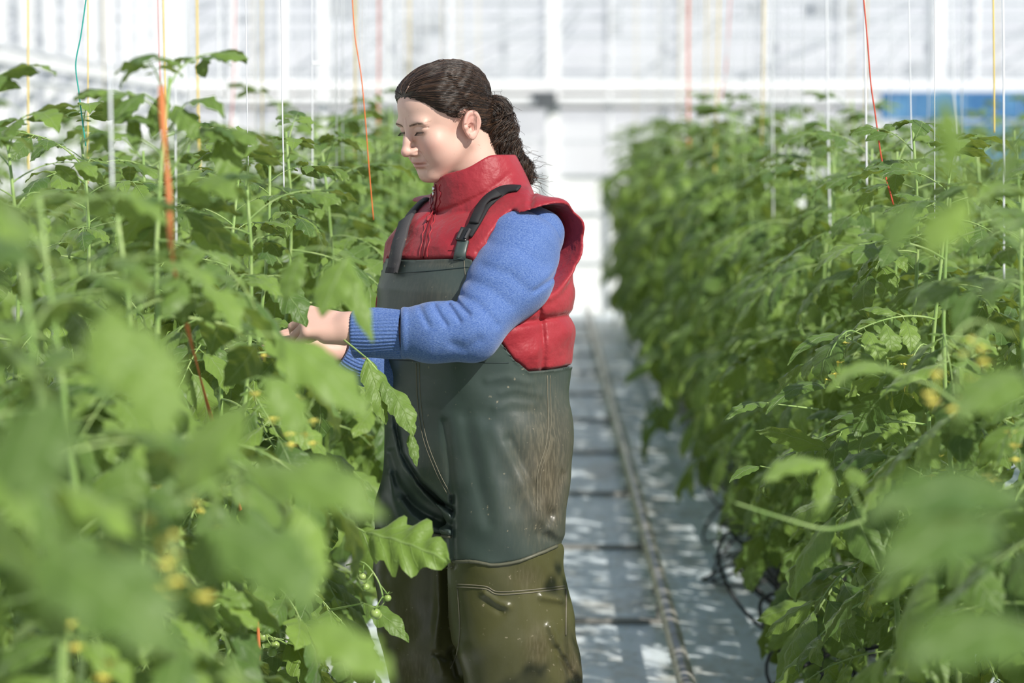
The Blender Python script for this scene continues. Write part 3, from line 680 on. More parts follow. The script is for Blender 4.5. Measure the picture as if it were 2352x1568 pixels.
def inner(p):
    u, v, z, d, th = upper(p); d = smax(d, zy(1110)-z, .06)+.03
    for ch in (KN, KF): d = smin(d, chain(p, [(a, b*.62) for a, b in ch], .03), .03)
    for f0, f1 in FOOT: d = smin(d, cap_(p, f0, f1, .032, .03), .02)
    d = smin(d, chain(p, [(pd(1196, 575, -.13), .05), (pd(1082, 762, -.25), .036), (HNW+v3(.06, 0, -.01), .026)], .02), .02)
    return smin(d, chain(p, [(pd(985, 560, .15), .05), (pd(903, 850, .0), .036), (HFW+v3(.05, 0, 0), .026)], .02), .02)
inn = sdf_mesh(inner, (OT[0]-.33, YP-.33, 0), (OT[0]+.27, YP+.27, zy(440)), .0075)
bv_, bf_ = merge([(hv, hf), ha, hb, inn])
q = HL(bv_); sx = np.abs(q[:, 0]); nh = len(hv); isH = np.arange(len(bv_)) < nh
g3 = lambda c, r: np.exp(-(((q-np.array(c))/np.array(r))**2).sum(1)); gs = lambda c, r: g3(c, r)+g3((-c[0], c[1], c[2]), r)
col = np.tile(np.array((.70, .465, .375)), (len(q), 1)); red = np.array((.60, .22, .19)); lip = np.array((.52, .20, .18)); brow = np.array((.22, .13, .08))
def tint(m, c, a): global col; m = np.clip(m*a, 0, 1)[:, None]*isH[:, None]; col = col*(1-m)+c*m
tint(gs((.040, .060, -.034), (.020, .03, .018)), red, .60); tint(g3((0, .108, -.034), (.013, .02, .013)), red, .40); tint(gs((.084, -.012, -.008), (.02, .03, .04)), red, .50)
tint(g3((0, .088, -.0610), (.020, .016, .0035)), lip, .95); tint(g3((0, .086, -.0690), (.017, .016, .0045)), lip, .90)
bz = .0150+.004*np.clip((sx-.012)/.02, 0, 1)-.14*np.clip(sx-.036, 0, 1)
tint(np.exp(-((q[:, 2]-bz)/.0026)**2)*sst((sx-.010)/.004)*sst((.052-sx)/.012)*(q[:, 1] > .03), brow, .38)
tint(gs((.0305, .083, -.0012), (.0125, .012, .0022)), brow, .75); tint(gs((.0065, .0975, -.0435), (.0035, .006, .004)), lip*.5, .7)
col = np.c_[col, np.ones(len(col))]; col[nh:nh+len(ha[0])+len(hb[0]), :3] = (.70, .45, .37)
SKIN = mat('skin', (.7, .45, .36), .48, spec=.4); N, L, b_ = nodes(SKIN)
at = N.new('ShaderNodeAttribute'); at.attribute_name = 'tint'; tc = N.new('ShaderNodeTexCoord')
n1 = N.new('ShaderNodeTexNoise'); n1.inputs['Scale'].default_value = 45; n1.inputs['Detail'].default_value = 5; L.new(tc.outputs['Object'], n1.inputs['Vector'])
n2 = N.new('ShaderNodeTexNoise'); n2.inputs['Scale'].default_value = 160; n2.inputs['Detail'].default_value = 2; L.new(tc.outputs['Object'], n2.inputs['Vector'])
fr = math_(N, L, 'MULTIPLY', math_(N, L, 'SUBTRACT', n2.outputs['Fac'], .70, clamp=True), 6, clamp=True)
c1 = mix_(N, L, math_(N, L, 'MULTIPLY', n1.outputs['Fac'], .22), at.outputs['Color'], (.62, .30, .24)); L.new(mix_(N, L, fr, c1, (.36, .18, .12)), b_.inputs['Base Color'])
b_.inputs['Subsurface Weight'].default_value = .12; b_.inputs['Subsurface Radius'].default_value = (.012, .005, .003); b_.inputs['Subsurface Scale'].default_value = .6
n3 = N.new('ShaderNodeTexNoise'); n3.inputs['Scale'].default_value = 600; L.new(tc.outputs['Object'], n3.inputs['Vector'])
bp = N.new('ShaderNodeBump'); bp.inputs['Strength'].default_value = .12; bp.inputs['Distance'].default_value = .001; L.new(n3.outputs['Fac'], bp.inputs['Height']); L.new(bp.outputs[0], b_.inputs['Normal'])
body = part('body', bv_, bf_, SKIN, col=col)
M_EYE = mat('eye_white', (.55, .50, .48), .2); M_LASH = mat('lash_brown', (.03, .018, .012), .7)
for s in (1, -1):
    bm = bmesh.new(); bmesh.ops.create_uvsphere(bm, u_segments=24, v_segments=16, radius=.0121)
    vs = np.array([HW(s*.0305+v.co.x, .0678+v.co.y, .0028+v.co.z) for v in bm.verts]); fc = [[w.index for w in f.verts] for f in bm.faces]; bm.free()
    e = obj('eye', mesh('eye', vs, fc, M_EYE), body)
    b = MB(); xs = np.linspace(-.013, .013, 12)
    b.tube([HW(s*.0305+x, .0808-18*x*x, -.0010-5*x*x) for x in xs], .0008, 5)
    for x in np.linspace(-.012, .012, 15): b.tube([HW(s*.0305+x, .0808-18*x*x, -.0012-5*x*x), HW(s*.0305+x*1.15, .0868-18*x*x, -.0050-4*x*x)], .00028, 4)
    b.build('eyelashes', M_LASH, body, True)
# ---- hair
_hy = np.array([-.14, -.11, -.075, -.050, -.036, -.022, -.004, .008, .022, .040, .058, .074, .088, .10]); _hz = np.array([-.075, -.082, -.075, -.050, -.022, .012, .020, .003, .014, .030, .056, .076, .084, .086])
def scalp(q): 
    d = smin(ell(q, (0, -.020, .027), (.073, .092, .073)), ell(q, (0, .024, .036), (.056, .054, .053)), .03)
    return smin(d, ell(q, (0, -.045, -.035), (.050, .048, .055)), .03)
def cap_l(q):
    th = .0070*sst((q[:, 2]-np.interp(q[:, 1], _hy, _hz)+.002)/.022)+.0006
    th = th+.0035*sst((np.abs(q[:, 0])-.045)/.015)*sst((q[:, 1]+.015)/.01)*sst((.05-q[:, 1])/.02)
    w = .0010*np.sin(q[:, 0]*260+q[:, 1]*50)+.0008*np.sin(q[:, 2]*310+q[:, 1]*120)
    d = scalp(q)-th-w*(th > .004); return np.maximum(d, np.interp(q[:, 1], _hy, _hz)-q[:, 2]+.0022*np.sin(q[:, 0]*520+q[:, 1]*380)+.0016*np.sin(q[:, 0]*1100-q[:, 1]*900))
cv, cf = sdf_mesh(lambda p: cap_l(HL(p)), pd(880, 420, -.15), pd(1180, 110, .16), .0018)
HAIR = mat('brown_hair', (.030, .017, .010), .42, spec=.5); N, L, b_ = nodes(HAIR); tc = N.new('ShaderNodeTexCoord'); n1 = N.new('ShaderNodeTexNoise'); n1.inputs['Scale'].default_value = 60; n1.inputs['Detail'].default_value = 6
L.new(tc.outputs['Object'], n1.inputs['Vector']); L.new(mix_(N, L, n1.outputs['Fac'], (.018, .010, .006), (.055, .032, .020)), b_.inputs['Base Color']); b_.inputs['Anisotropic'].default_value = .5
hair = part('hair', cv, cf, HAIR); BV_H = bvh_of(cv, cf); BV_F = bvh_of(hv, hf)
STR = bpy.data.materials.new('hair_strands'); STR.use_nodes = True; N, L, b_ = nodes(STR); b_.inputs['Roughness'].default_value = .40; b_.inputs['Specular IOR Level'].default_value = .5
hi_ = N.new('ShaderNodeHairInfo'); rmp = N.new('ShaderNodeValToRGB'); rmp.color_ramp.elements[0].color = (.012, .007, .004, 1); rmp.color_ramp.elements[1].color = (.10, .052, .028, 1); x = rmp.color_ramp.elements.new(.6); x.color = (.028, .016, .010, 1)
L.new(hi_.outputs['Random'], rmp.inputs[0]); L.new(rmp.outputs[0], b_.inputs['Base Color'])
def hair_obj(name, strands, r0, r1, parent):
    d = bpy.data.hair_curves.new(name); d.add_curves([len(s) for s in strands])
    pts = np.vstack(strands).astype(np.float32); d.position_data.foreach_set('vector', pts.ravel())
    a = d.attributes.get('radius') or d.attributes.new('radius', 'FLOAT', 'POINT')
    a.data.foreach_set('value', np.concatenate([np.linspace(r0, r1, len(s)) for s in strands]).astype(np.float32))
    d.materials.append(STR); o = bpy.data.objects.new(name, d); C.objects.link(o); o.parent = parent; return o
rg = np.random.default_rng(3)
HC = HW(0, -.022, .025); TIE = HW(0, -.118, -.024); td = TIE-HC; td /= np.linalg.norm(td)
strands = []
wts = rg.choice(len(cv), 4200)
for i in wts:
    r = cv[i]; q0 = HL(r[None])[0]
    if q0[2] < _hz[0]+.0: continue
    dr = r-HC; dr = dr/np.linalg.norm(dr); om = math.acos(np.clip(dr @ td, -1, 1))
    if om < .25: continue
    # hair runs from the centre parting down over the side before sweeping back
    side = Lh*np.sign(q0[0]+1e-4)*.22*max(0, q0[2])/.1; L_ = min(om, rg.uniform(.5, 1.5)); out = []
    ph = rg.uniform(0, 6); wv = rg.uniform(.0, .018)
    for t in np.linspace(0, L_/om, 12):
        dd = (math.sin((1-t)*om)*dr+math.sin(t*om)*td)/math.sin(om)+side*math.sin(PI*min(t, 1))+np.cross(dr, td)*wv*math.sin(t*14+ph); dd /= np.linalg.norm(dd)
        o_ = Vector(HC+dd*.25); h = BV_H.ray_cast(o_, Vector(-dd))
        if h[0] is None or (np.array(h[0])-HC) @ dd < .05: break
        out.append(np.array(h[0])+dd*(.0005+.0014*abs(math.sin(ph*3))))
    if len(out) > 4: strands.append(np.array(out))
hair_obj('hair_strands', strands, .00045, .00022, hair)
# ponytail: dark core, curls over it
PT = [(pd(1116, 246, .03), .017), (pd(1136, 258, .045), .030), (pd(1140, 300, .05), .037), (pd(1150, 340, .05), .036), (pd(1176, 375, .05), .026), (pd(1204, 400, .045), .017), (pd(1222, 425, .04), .008)]
def pony(p):
    x, y, _ = PX(p); return chain(p, PT, .012)+.004*np.sin(x*.14+2*np.sin(y*.05))*np.sin(y*.11+x*.05)+.006
pv, pf = sdf_mesh(pony, pd(1080, 450, -.03), pd(1260, 200, .13), .0026)
pony_o = part('ponytail', pv, pf, HAIR)
cs = []
pc = spl([a for a, _ in PT], 70); pr = np.interp(np.linspace(0, 1, 70), np.linspace(0, 1, len(PT)), [r for _, r in PT])
tn = np.gradient(pc, axis=0); tn /= np.linalg.norm(tn, axis=1)[:, None]
for k in range(1500):
    a = rg.uniform(0, 2*PI); rad = rg.uniform(.35, 1.05)**.5; fr_ = rg.integers(8, 20); h0 = rg.uniform(0, 6); cr = rg.uniform(.003, .008); s0 = 0 if k % 3 else rg.integers(0, 40); s1 = rg.integers(48, 70); out = []
    lock = rg.integers(0, 26); la = lock*2.4; a = a*.25+la; h0 = h0*.2+lock*1.7; cr = .007+.006*((lock*37) % 10)/10+rg.uniform(0, .002)
    for i in range(s0, s1, 1):
        u = np.cross(tn[i], (0, 0, 1.)) if abs(tn[i][2]) < .95 else np.cross(tn[i], (1., 0, 0)); u /= np.linalg.norm(u); w = np.cross(tn[i], u)
        R_ = pr[i]*rad*.95; aa = a+i*.012; g_ = h0+i*(.26+.05*(lock % 5)); env = min(1, i/10)
        out.append(pc[i]+(math.cos(aa)*u+math.sin(aa)*w)*(R_+cr*env*math.cos(g_))+(-math.sin(aa)*u+math.cos(aa)*w)*cr*env*math.sin(g_))
    if len(out) > 6: cs.append(np.array(out))
for k in range(90):                       # fly-away hairs
    i = rg.integers(5, 66); a = rg.normal(size=3); a /= np.linalg.norm(a); s = pc[i]+a*pr[i]; t = np.linspace(0, 1, 14)[:, None]
    cs.append(s+a*.03*t+tn[i]*.03*t+np.c_[np.sin(t*9+k)*.004, np.cos(t*7)*.004, np.sin(t*5+k)*.004])
hair_obj('curly_strands', cs, .00042, .00022, pony_o)
b = MB(); u = np.cross(Fh, (0, 0, 1)); c0 = pd(1118, 246, .03); ax = v3(.9, .25, -.1); ax /= np.linalg.norm(ax); e1 = np.cross(ax, (0, 0, 1)); e1 /= np.linalg.norm(e1); e2 = np.cross(ax, e1)
b.tube([c0+.016*(math.cos(t)*e1+math.sin(t)*e2) for t in np.linspace(0, 2*PI, 24)], .0035, 8); b.build('hair_tie', M_STRAP, pony_o, True)
wisp = []
for k in range(60):                       # short wispy hairs round the temple and over the ear
    y0 = rg.uniform(-.005, .05); q0 = v3(.070-.25*max(0, y0-.01), y0, np.interp(y0, _hy, _hz)+rg.uniform(-.002, .006)); t = np.linspace(0, 1, 10)
    dv = v3(.002, -.028*rg.uniform(.5, 1.2), rg.uniform(-.02, .004)); wisp.append(np.array([HW(*(q0+dv*s+v3(.004*math.sin(PI*s)+.002, 0, .004*math.sin(s*6+k)))) for s in t]))
for k in range(4):
    t = np.linspace(0, 1, 24); wisp.append(np.array([HW(.084+.003*math.sin(PI*s), .012-.034*math.sin(PI*s*.75)-.002*k, .018-.05*s*s+.006*math.sin(PI*s)-.001*k) for s in t]))
hair_obj('loose_hairs', wisp, .00035, .0002, hair)

b = MB(); q = onsurf(BV_H, [(932, 213), (943, 192), (960, 170), (985, 153)], 16, .0006)
if len(q) > 4: b.tube(q, np.linspace(.0016, .0006, len(q)), 6); b.build('parting', mat('scalp', (.24, .15, .11), .6), hair, True)

fuzz = []
for k in range(420):
    y0 = rg.uniform(.012, .092); x0 = math.sqrt(max(0, 1-((y0-.02)/.082)**2))*.066*(1 if k % 4 else -1)
    q0 = v3(x0, y0, np.interp(y0, _hy, _hz)+rg.uniform(-.002, .004)); w0 = HW(*q0); dr = (w0-HC)/np.linalg.norm(w0-HC); out = []
    for t in np.linspace(0, 1, 7):
        dd = dr-Fh*.32*t+Lh*(.10*t*np.sign(x0)); dd /= np.linalg.norm(dd); o_ = Vector(HC+dd*.25); h = BV_H.ray_cast(o_, Vector(-dd)); h2 = None
        if h[0] is None: h = BV_F.ray_cast(o_, Vector(-dd))
        if h[0] is None: break
        out.append(np.array(h[0])+dd*.0008)
    if len(out) > 4: fuzz.append(np.array(out))
hair_obj('hairline_strands', fuzz, .0004, .0002, hair)

brows = []
for s_ in (1, -1):
    for k in range(70):
        x0 = rg.uniform(.011, .047); z0 = .0145+.004*min(1, max(0, (x0-.012)/.02))-.14*max(0, x0-.036)+rg.normal()*.0011
        pts = []
        for t in np.linspace(0, 1, 5):
            w0 = HW(s_*(x0+.0065*t), .14, z0+.0018*(1-t)*t*2-.0006*t+.001*(x0 < .018)*t); h = BV_F.ray_cast(Vector(w0), Vector(-Fh))
            if h[0] is None: break
            pts.append(np.array(h[0])+Fh*.0005)
        if len(pts) == 5: brows.append(np.array(pts))
bo = hair_obj('eyebrow', brows, .00014, .00006, body); bo.data.materials.clear(); bo.data.materials.append(mat('brow_brown', (.12, .065, .04), .6))
# ================================================================== tomato plants
def leaf_material():
    m = bpy.data.materials.new('tomato_leaf'); m.use_nodes = True; N = m.node_tree.nodes; L = m.node_tree.links; b = N['Principled BSDF']
    uv = N.new('ShaderNodeUVMap'); sp = N.new('ShaderNodeSeparateXYZ'); L.new(uv.outputs[0], sp.inputs[0])
    U = math_(N, L, 'ABSOLUTE', sp.outputs['X']); V = sp.outputs['Y']
    # side veins run forward from the midrib
    w = math_(N, L, 'FRACT', math_(N, L, 'MULTIPLY', math_(N, L, 'SUBTRACT', V, math_(N, L, 'MULTIPLY', U, .16)), 8.0))
    tri = math_(N, L, 'ABSOLUTE', math_(N, L, 'SUBTRACT', w, .5))
    vein = math_(N, L, 'SUBTRACT', 1.0, math_(N, L, 'MULTIPLY', tri, 13), clamp=True)
    mid = math_(N, L, 'SUBTRACT', 1.0, math_(N, L, 'MULTIPLY', U, 15), clamp=True)
    vm = math_(N, L, 'MAXIMUM', math_(N, L, 'MULTIPLY', vein, .45), mid)
    oi = N.new('ShaderNodeObjectInfo'); tc = N.new('ShaderNodeTexCoord'); n = N.new('ShaderNodeTexNoise'); n.inputs['Scale'].default_value = 11; n.inputs['Detail'].default_value = 4
    L.new(tc.outputs['Object'], n.inputs['Vector'])
    at = N.new('ShaderNodeAttribute'); at.attribute_name = 'tint'; s2 = N.new('ShaderNodeSeparateColor'); L.new(at.outputs['Color'], s2.inputs[0])
    k = math_(N, L, 'ADD', math_(N, L, 'MULTIPLY', n.outputs['Fac'], .35), math_(N, L, 'MULTIPLY', s2.outputs[0], .75), clamp=True)
    c = mix_(N, L, k, (.034, .095, .022), (.205, .325, .056))
    c = mix_(N, L, math_(N, L, 'MULTIPLY', vm, .45), c, (.36, .50, .20))
    L.new(c, b.inputs['Base Color']); b.inputs['Roughness'].default_value = .48; b.inputs['Specular IOR Level'].default_value = .42
    b.inputs['Sheen Weight'].default_value = .12
    n2 = N.new('ShaderNodeTexNoise'); n2.inputs['Scale'].default_value = 120; n2.inputs['Detail'].default_value = 3; L.new(tc.outputs['Object'], n2.inputs['Vector'])
    h = math_(N, L, 'SUBTRACT', math_(N, L, 'MULTIPLY', n2.outputs['Fac'], .7), vm)
    bp = N.new('ShaderNodeBump'); bp.inputs['Strength'].default_value = .6; bp.inputs['Distance'].default_value = .0022; L.new(h, bp.inputs['Height']); L.new(bp.outputs[0], b.inputs['Normal'])
    t = N.new('ShaderNodeBsdfTranslucent'); ct = mix_(N, L, .5, c, (.58, .66, .05)); L.new(ct, t.inputs[0]); L.new(bp.outputs[0], t.inputs['Normal'])
    mx = N.new('ShaderNodeMixShader'); mx.inputs[0].default_value = .27; L.new(b.outputs[0], mx.inputs[1]); L.new(t.outputs[0], mx.inputs[2])
    L.new(mx.outputs[0], N['Material Output'].inputs[0]); return m
M_LEAF = leaf_material()
M_STEM = mat('green_stem', (.22, .36, .09), .5, noise=(30, (.36, .47, .17), .4, .7), bump=(300, .3, .001))
M_PETAL = mat('yellow_petal', (.88, .76, .16), .5); M_FRUIT = mat('green_fruit', (.25, .38, .09), .25, noise=(20, (.36, .46, .15), .4, .6))
def leaflet(L_, Wd, nt, ns, rng, lobes=3.0, lob=.30, droop=1.0, curl=.35):
    """a leaflet from the origin along +x, face up +z: returns v, f, uv"""
    t = np.linspace(0, 1, nt+1); s = np.linspace(-1, 1, 2*ns+1); ph = rng.uniform(0, 1)
    base = np.sin(PI*np.clip(t, 0, 1)**.72)**.85*(1-.18*t)+.015
    ang = -droop*(t**1.3)*rng.uniform(.8, 1.2)+rng.uniform(-.05, .25)
    dx = np.cumsum(np.cos(ang))/nt*L_; dz = np.cumsum(np.sin(ang))/nt*L_; dx -= dx[0]; dz -= dz[0]
    side = rng.uniform(-.12, .12)*L_*t**2
    V, UVs = [], []
    tw = rng.uniform(-.4, .4)
    for i in range(nt+1):
        for sv in s:
            sd = 1 if sv > 0 else -1
            f = (t[i]*lobes+ph+.25*sd+.22*math.sin(t[i]*6+ph*9+sd)) % 1; tooth = 1-lob*(1-math.sin(PI*f**1.35)**.55)*(1-t[i]*.4); f2 = (t[i]*lobes*2.6+ph*2) % 1; tooth *= 1-.09*(1-f2)
            wd = Wd*.5*base[i]*tooth
            x = dx[i]+abs(sv)**1.5*wd*.42; y = side[i]+sv*wd; n_ = -abs(sv)**1.7*wd*curl+.10*wd*abs(sv)
            n_ += .055*Wd*math.sin(t[i]*lobes*2*PI+ph*6)*abs(sv)*(1-abs(sv)*.2)+.02*Wd*math.sin(t[i]*26+sv*5+ph*9)
            n_ += tw*sv*wd*t[i]*.7
            z = dz[i]+n_*math.cos(ang[i]); x += n_*-math.sin(ang[i])
            V.append((x, y, z)); UVs.append((sv*min(1, base[i]*1.1), t[i]))
    m = 2*ns+1; F = [(i*m+k, i*m+k+1, (i+1)*m+k+1, (i+1)*m+k) for i in range(nt) for k in range(2*ns)]
    return np.array(V), np.array(F), np.array(UVs)
def tube_np(pts, r, n=5):
    b = MB(); b.tube(pts, r, n, cap=False); return np.array(b.v), np.array(b.f), np.zeros((len(b.v), 2))
def comp_leaf(rng, L_=.30, pairs=3, nt=12, ns=4, droop=1.0, size=1.0, arch=.9, small=True):
    """compound leaf along +x from the origin; returns v, f, uv, col, material index"""
    n = 12; t = np.linspace(0, 1, n); a = .30-arch*t**1.2; wob = rng.uniform(-.3, .3)
    rx = np.cumsum(np.cos(a))/n*L_; rz = np.cumsum(np.sin(a))/n*L_; rx -= rx[0]; rz -= rz[0]; ry = wob*L_*t**2*.35
    R_ = np.c_[rx, ry, rz]; parts = []
    v, f, uv = tube_np(R_, np.linspace(.0026, .0011, n)*size**.5, 5); parts.append((v, f, uv, 1, .5))
    def put(pos, yaw, pitch, roll, Ls, Ws, dr, lob):
        v, f, uv = leaflet(Ls, Ws, nt if Ls > .03 else max(4, nt//2), ns if Ls > .03 else max(1, ns//2), rng, lobes=rng.uniform(2.2, 3.6), lob=lob, droop=dr, curl=rng.uniform(.2, .6))
        i = pos*(n-1); k = int(min(i, n-2)); q = R_[k]+(R_[k+1]-R_[k])*(i-k); pa = a[k]
        M = np.array(Euler((roll, -(pa*.6+pitch), yaw), 'XYZ').to_matrix())
        st = Ls*.16; v = v+np.array((st, 0, 0)); v = v @ M.T+q; parts.append((v, f, uv, 0, rng.uniform(0, 1)))
        tv, tf, tu = tube_np(np.array([q, q+M @ np.array((st*1.15, 0, 0))]), .0011, 4); parts.append((tv, tf, tu, 1, .5))
    put(1.0, wob*.5, -.2, rng.uniform(-.3, .3), .135*size*rng.uniform(.85, 1.15), .090*size, droop*1.1, .34)
    for i in range(pairs):
        pos = .92-.24*i-rng.uniform(0, .04); ls = (.112-.008*i)*size*rng.uniform(.8, 1.15)
        for sd in (1, -1): put(max(.2, pos+rng.uniform(-.03, .03)), sd*rng.uniform(.85, 1.25), rng.uniform(-.45, .1), sd*rng.uniform(-.1, .5), ls, ls*rng.uniform(.54, .68), droop*rng.uniform(.7, 1.3), .30)
        if small:
            for sd in (1, -1):
                if rng.random() < .75: put(max(.15, pos-.11), sd*rng.uniform(1, 1.5), rng.uniform(-.4, .2), rng.uniform(-.4, .4), .026*size, .016*size, .6, .12)
    return pack(parts)
def pack(parts):
    V, F, U_, Cc, MI = [], [], [], [], []; n = 0
    for v, f, uv, mi, c in parts:
        V.append(v); F.append(f+n); U_.append(uv); Cc.append(np.full(len(v), c)); MI.append(np.full(len(f), mi)); n += len(v)
    return [np.vstack(V), np.vstack(F), np.vstack(U_), np.concatenate(Cc), np.concatenate(MI)]
def lmesh(name, pk, M=None):
    v, f, uv, c, mi = pk
    me = mesh(name, v, f, [M_LEAF, M_STEM], True, uv=uv, col=np.c_[c, c, c, np.ones(len(c))]); me.polygons.foreach_set('material_index', mi.astype(np.int32)); return me
def xf(pk, M):
    M = np.array(M); return [pk[0] @ M[:3, :3].T+M[:3, 3]]+pk[1:]
rl = random.Random(11)
HQ = [comp_leaf(rl, .23+.03*(i % 3), 3, 16, 5, droop=.7+.12*i, size=1.0+.1*(i % 2), arch=.7+.12*(i % 4)) for i in range(8)]
HQY = [comp_leaf(rl, .15, 2, 14, 4, droop=.9, size=.62, arch=.8) for i in range(3)]
LQ = [comp_leaf(rl, .24, 3, 6, 2, droop=.7+.15*i, size=1.05, arch=.8+.1*i, small=False) for i in range(5)]
LQY = [comp_leaf(rl, .15, 2, 5, 2, droop=.9, size=.65, arch=.8, small=False) for i in range(2)]
HQM = [lmesh('leaf', p) for p in HQ]; HQYM = [lmesh('leaf', p) for p in HQY]
def samp(pk): 
    v = pk[0]; d = v[:, 0]; idx = set(np.argsort(-d)[:2].tolist())
    for a in range(0, 360, 24): idx.add(int(np.argmax(v[:, 0]*math.cos(R(a))*.4+v[:, 1]*math.cos(R(a))+v[:, 2]*math.sin(R(a)))))
    idx.update(range(0, len(v), max(1, len(v)//40))); return v[sorted(idx)]
SMP = [samp(p) for p in HQ]; SMPY = [samp(p) for p in HQY]
# regions of the view that foliage leaves open: the path, and the person for foliage in front of her
PATH = [(1315, 1568), (1315, 500), (1300, 420), (1290, 330), (1330, 330), (1362, 500), (1400, 700), (1420, 850), (1445, 905), (1495, 960), (1512, 1080), (1545, 1180), (1600, 1180), (1640, 1110), (1665, 1200), (1690, 1300), (1660, 1390), (1735, 1490), (1745, 1568)]
PERS = [(1290, 1600), (905, 1600), (900, 1520), (925, 1470), (880, 1400), (870, 1250), (895, 1150), (905, 1050), (880, 960), (890, 900), (870, 810), (880, 790), (805, 790), (740, 765), (700, 745), (700, 705), (800, 700), (868, 690), (872, 620), (898, 540), (960, 450), (905, 330), (900, 180), (1000, 120), (1130, 120), (1330, 470), (1330, 700), (1310, 1600)]
def inside(x, y, poly):
    c = np.zeros(len(x), bool); j = len(poly)-1
    for i in range(len(poly)):
        xi, yi = poly[i]; xj, yj = poly[j]
        c ^= ((yi > y) != (yj > y)) & (x < (xj-xi)*(y-yi)/(yj-yi+1e-9)+xi); j = i
    return c
BODY = [(T2W(0, 0, 700)[:2], .26)]
def allowed(w, side):
    x, y, d = PX(w)
    if side == 'right':
        if inside(x, y, PATH).mean() > .0: return False
    else:
        if w[:, 0].max() > -.06: return False
        if d.min() < 5.3 and inside(x, y, PERS).any(): return False
        q = w-OT; rr = np.hypot(q[:, 0], q[:, 1]); near = (rr < .275) & (w[:, 2] < 1.5)
        if near.any(): return False
    if d.min() < 1.25: return False
    return True
def stem_pts(rng, x, y, H_, z0=.16):
    z = np.linspace(z0, H_, 12); ph = rng.uniform(0, 6); return np.c_[x+.022*np.sin(z*5+ph), y+.02*np.cos(z*4+ph), z]
stem_cache = []
def flower_truss(parent, pos, az, kind, rng):
    """a drooping truss of flowers or small green fruits, as a part with its blossoms as sub-parts"""
    d = v3(math.cos(az), math.sin(az), 0); b = MB(); pts = spl([pos, pos+d*.04+v3(0, 0, .01), pos+d*.075+v3(0, 0, -.02), pos+d*.09+v3(0, 0, -.06)], 12)
    b.tube(pts, .0016, 5); o = None; ends = []
    for i in (4, 6, 8, 10, 11):
        e = pts[i]+v3(rng.uniform(-.02, .02), rng.uniform(-.02, .02), -.018); b.tube([pts[i], e], .0011, 4); ends.append(e)
    o = b.build('flower_truss' if kind == 'f' else 'fruit_truss', M_STEM, parent, True)
    for e in ends:
        q = MB()
        if kind == 'f':
            for k in range(6):
                a = k*PI/3+rng.uniform(-.1, .1); r1 = v3(math.cos(a), math.sin(a), 0); t1 = v3(-math.sin(a), math.cos(a), 0)
                p0 = e; p1 = e+r1*.006+v3(0, 0, -.003); p2 = e+r1*.013+v3(0, 0, .001-.006*rng.random())
                q.add([p0, p1+t1*.0028, p2, p1-t1*.0028, p1+v3(0, 0, -.0012)], [(0, 1, 4), (0, 4, 3), (1, 2, 4), (4, 2, 3)])
            q.tube([e, e+v3(0, 0, -.011)], [.0022, .0008], 6); q.build('blossom', M_PETAL, o, True)
        else:
            r = rng.uniform(.007, .012); bm = bmesh.new(); bmesh.ops.create_uvsphere(bm, u_segments=14, v_segments=9, radius=r)
            q.add([e+v3(v.co.x, v.co.y, v.co.z*.9-r) for v in bm.verts], [[w.index for w in f.verts] for f in bm.faces]); bm.free()
            fo = q.build('small_fruit', M_FRUIT, o, True); s = MB()
            for k in range(5):
                a = k*2*PI/5; s.add([e+v3(0, 0, .001), e+v3(math.cos(a+.4)*r*.5, math.sin(a+.4)*r*.5, .0015), e+v3(math.cos(a)*r*1.5, math.sin(a)*r*1.5, .004), e+v3(math.cos(a-.4)*r*.5, math.sin(a-.4)*r*.5, .0015)], [(0, 1, 2, 3)])
            s.build('sepals', M_STEM, fo)
def near_plant(x, y, H_, side, label, rng, group=None, extra=None):
    root = empty('tomato_plant', (x, y, .16)); props(root, label, 'tomato plant', group)
    P0 = np.array((x, y, .16)); sp = stem_pts(rng, x, y, H_)-P0
    b = MB(); b.tube(sp, np.linspace(.0068, .0028, 12), 8); b.build('stem', M_STEM, root, True)
    z = .36; az = rng.uniform(0, 6.28); n = 0
    while z < H_-.01:
        fr = (z-.3)/(H_-.3); young = z > H_-.17; az += 2.4+rng.uniform(-.35, .35)
        top = H_-z; pos = np.array([np.interp(z-.16, sp[:, 2], sp[:, i]) for i in range(3)])
        for tr in range(10):
            a2 = az+(0 if tr == 0 else rng.uniform(-1.6, 1.6))
            k = rng.randrange(3) if young else rng.randrange(8); sc = rng.uniform(.85, 1.12)*(.8+.2*min(1, top/.5)) if not young else rng.uniform(.7, 1.1)
            if tr > 5: sc *= .8
            pit = -.75*max(0, 1-top/.22)+rng.uniform(-.15, .25)+.45*(1-fr)
            M = Matrix.Translation(pos+P0) @ Euler((rng.uniform(-.35, .35), pit, a2), 'XYZ').to_matrix().to_4x4() @ Matrix.Scale(sc, 4)
            Mn = np.array(M); w = (SMPY if young else SMP)[k] @ Mn[:3, :3].T+Mn[:3, 3]
            if w[:, 2].min() > .03 and w[:, 2].max() < H_+.11 and allowed(w, side): break
        else: z += .05; continue
        o = obj('leaf', (HQYM if young else HQM)[k], root); o.matrix_local = Matrix.Translation(-P0) @ M; n += 1
        z += .026 if young else .056+rng.uniform(0, .016)
    if extra:
        for (dz, az_, kind) in extra: 
            pos = np.array([np.interp(dz-.16, sp[:, 2], sp[:, i]) for i in range(3)]); flower_truss(root, pos, az_, kind, rng)
    return root
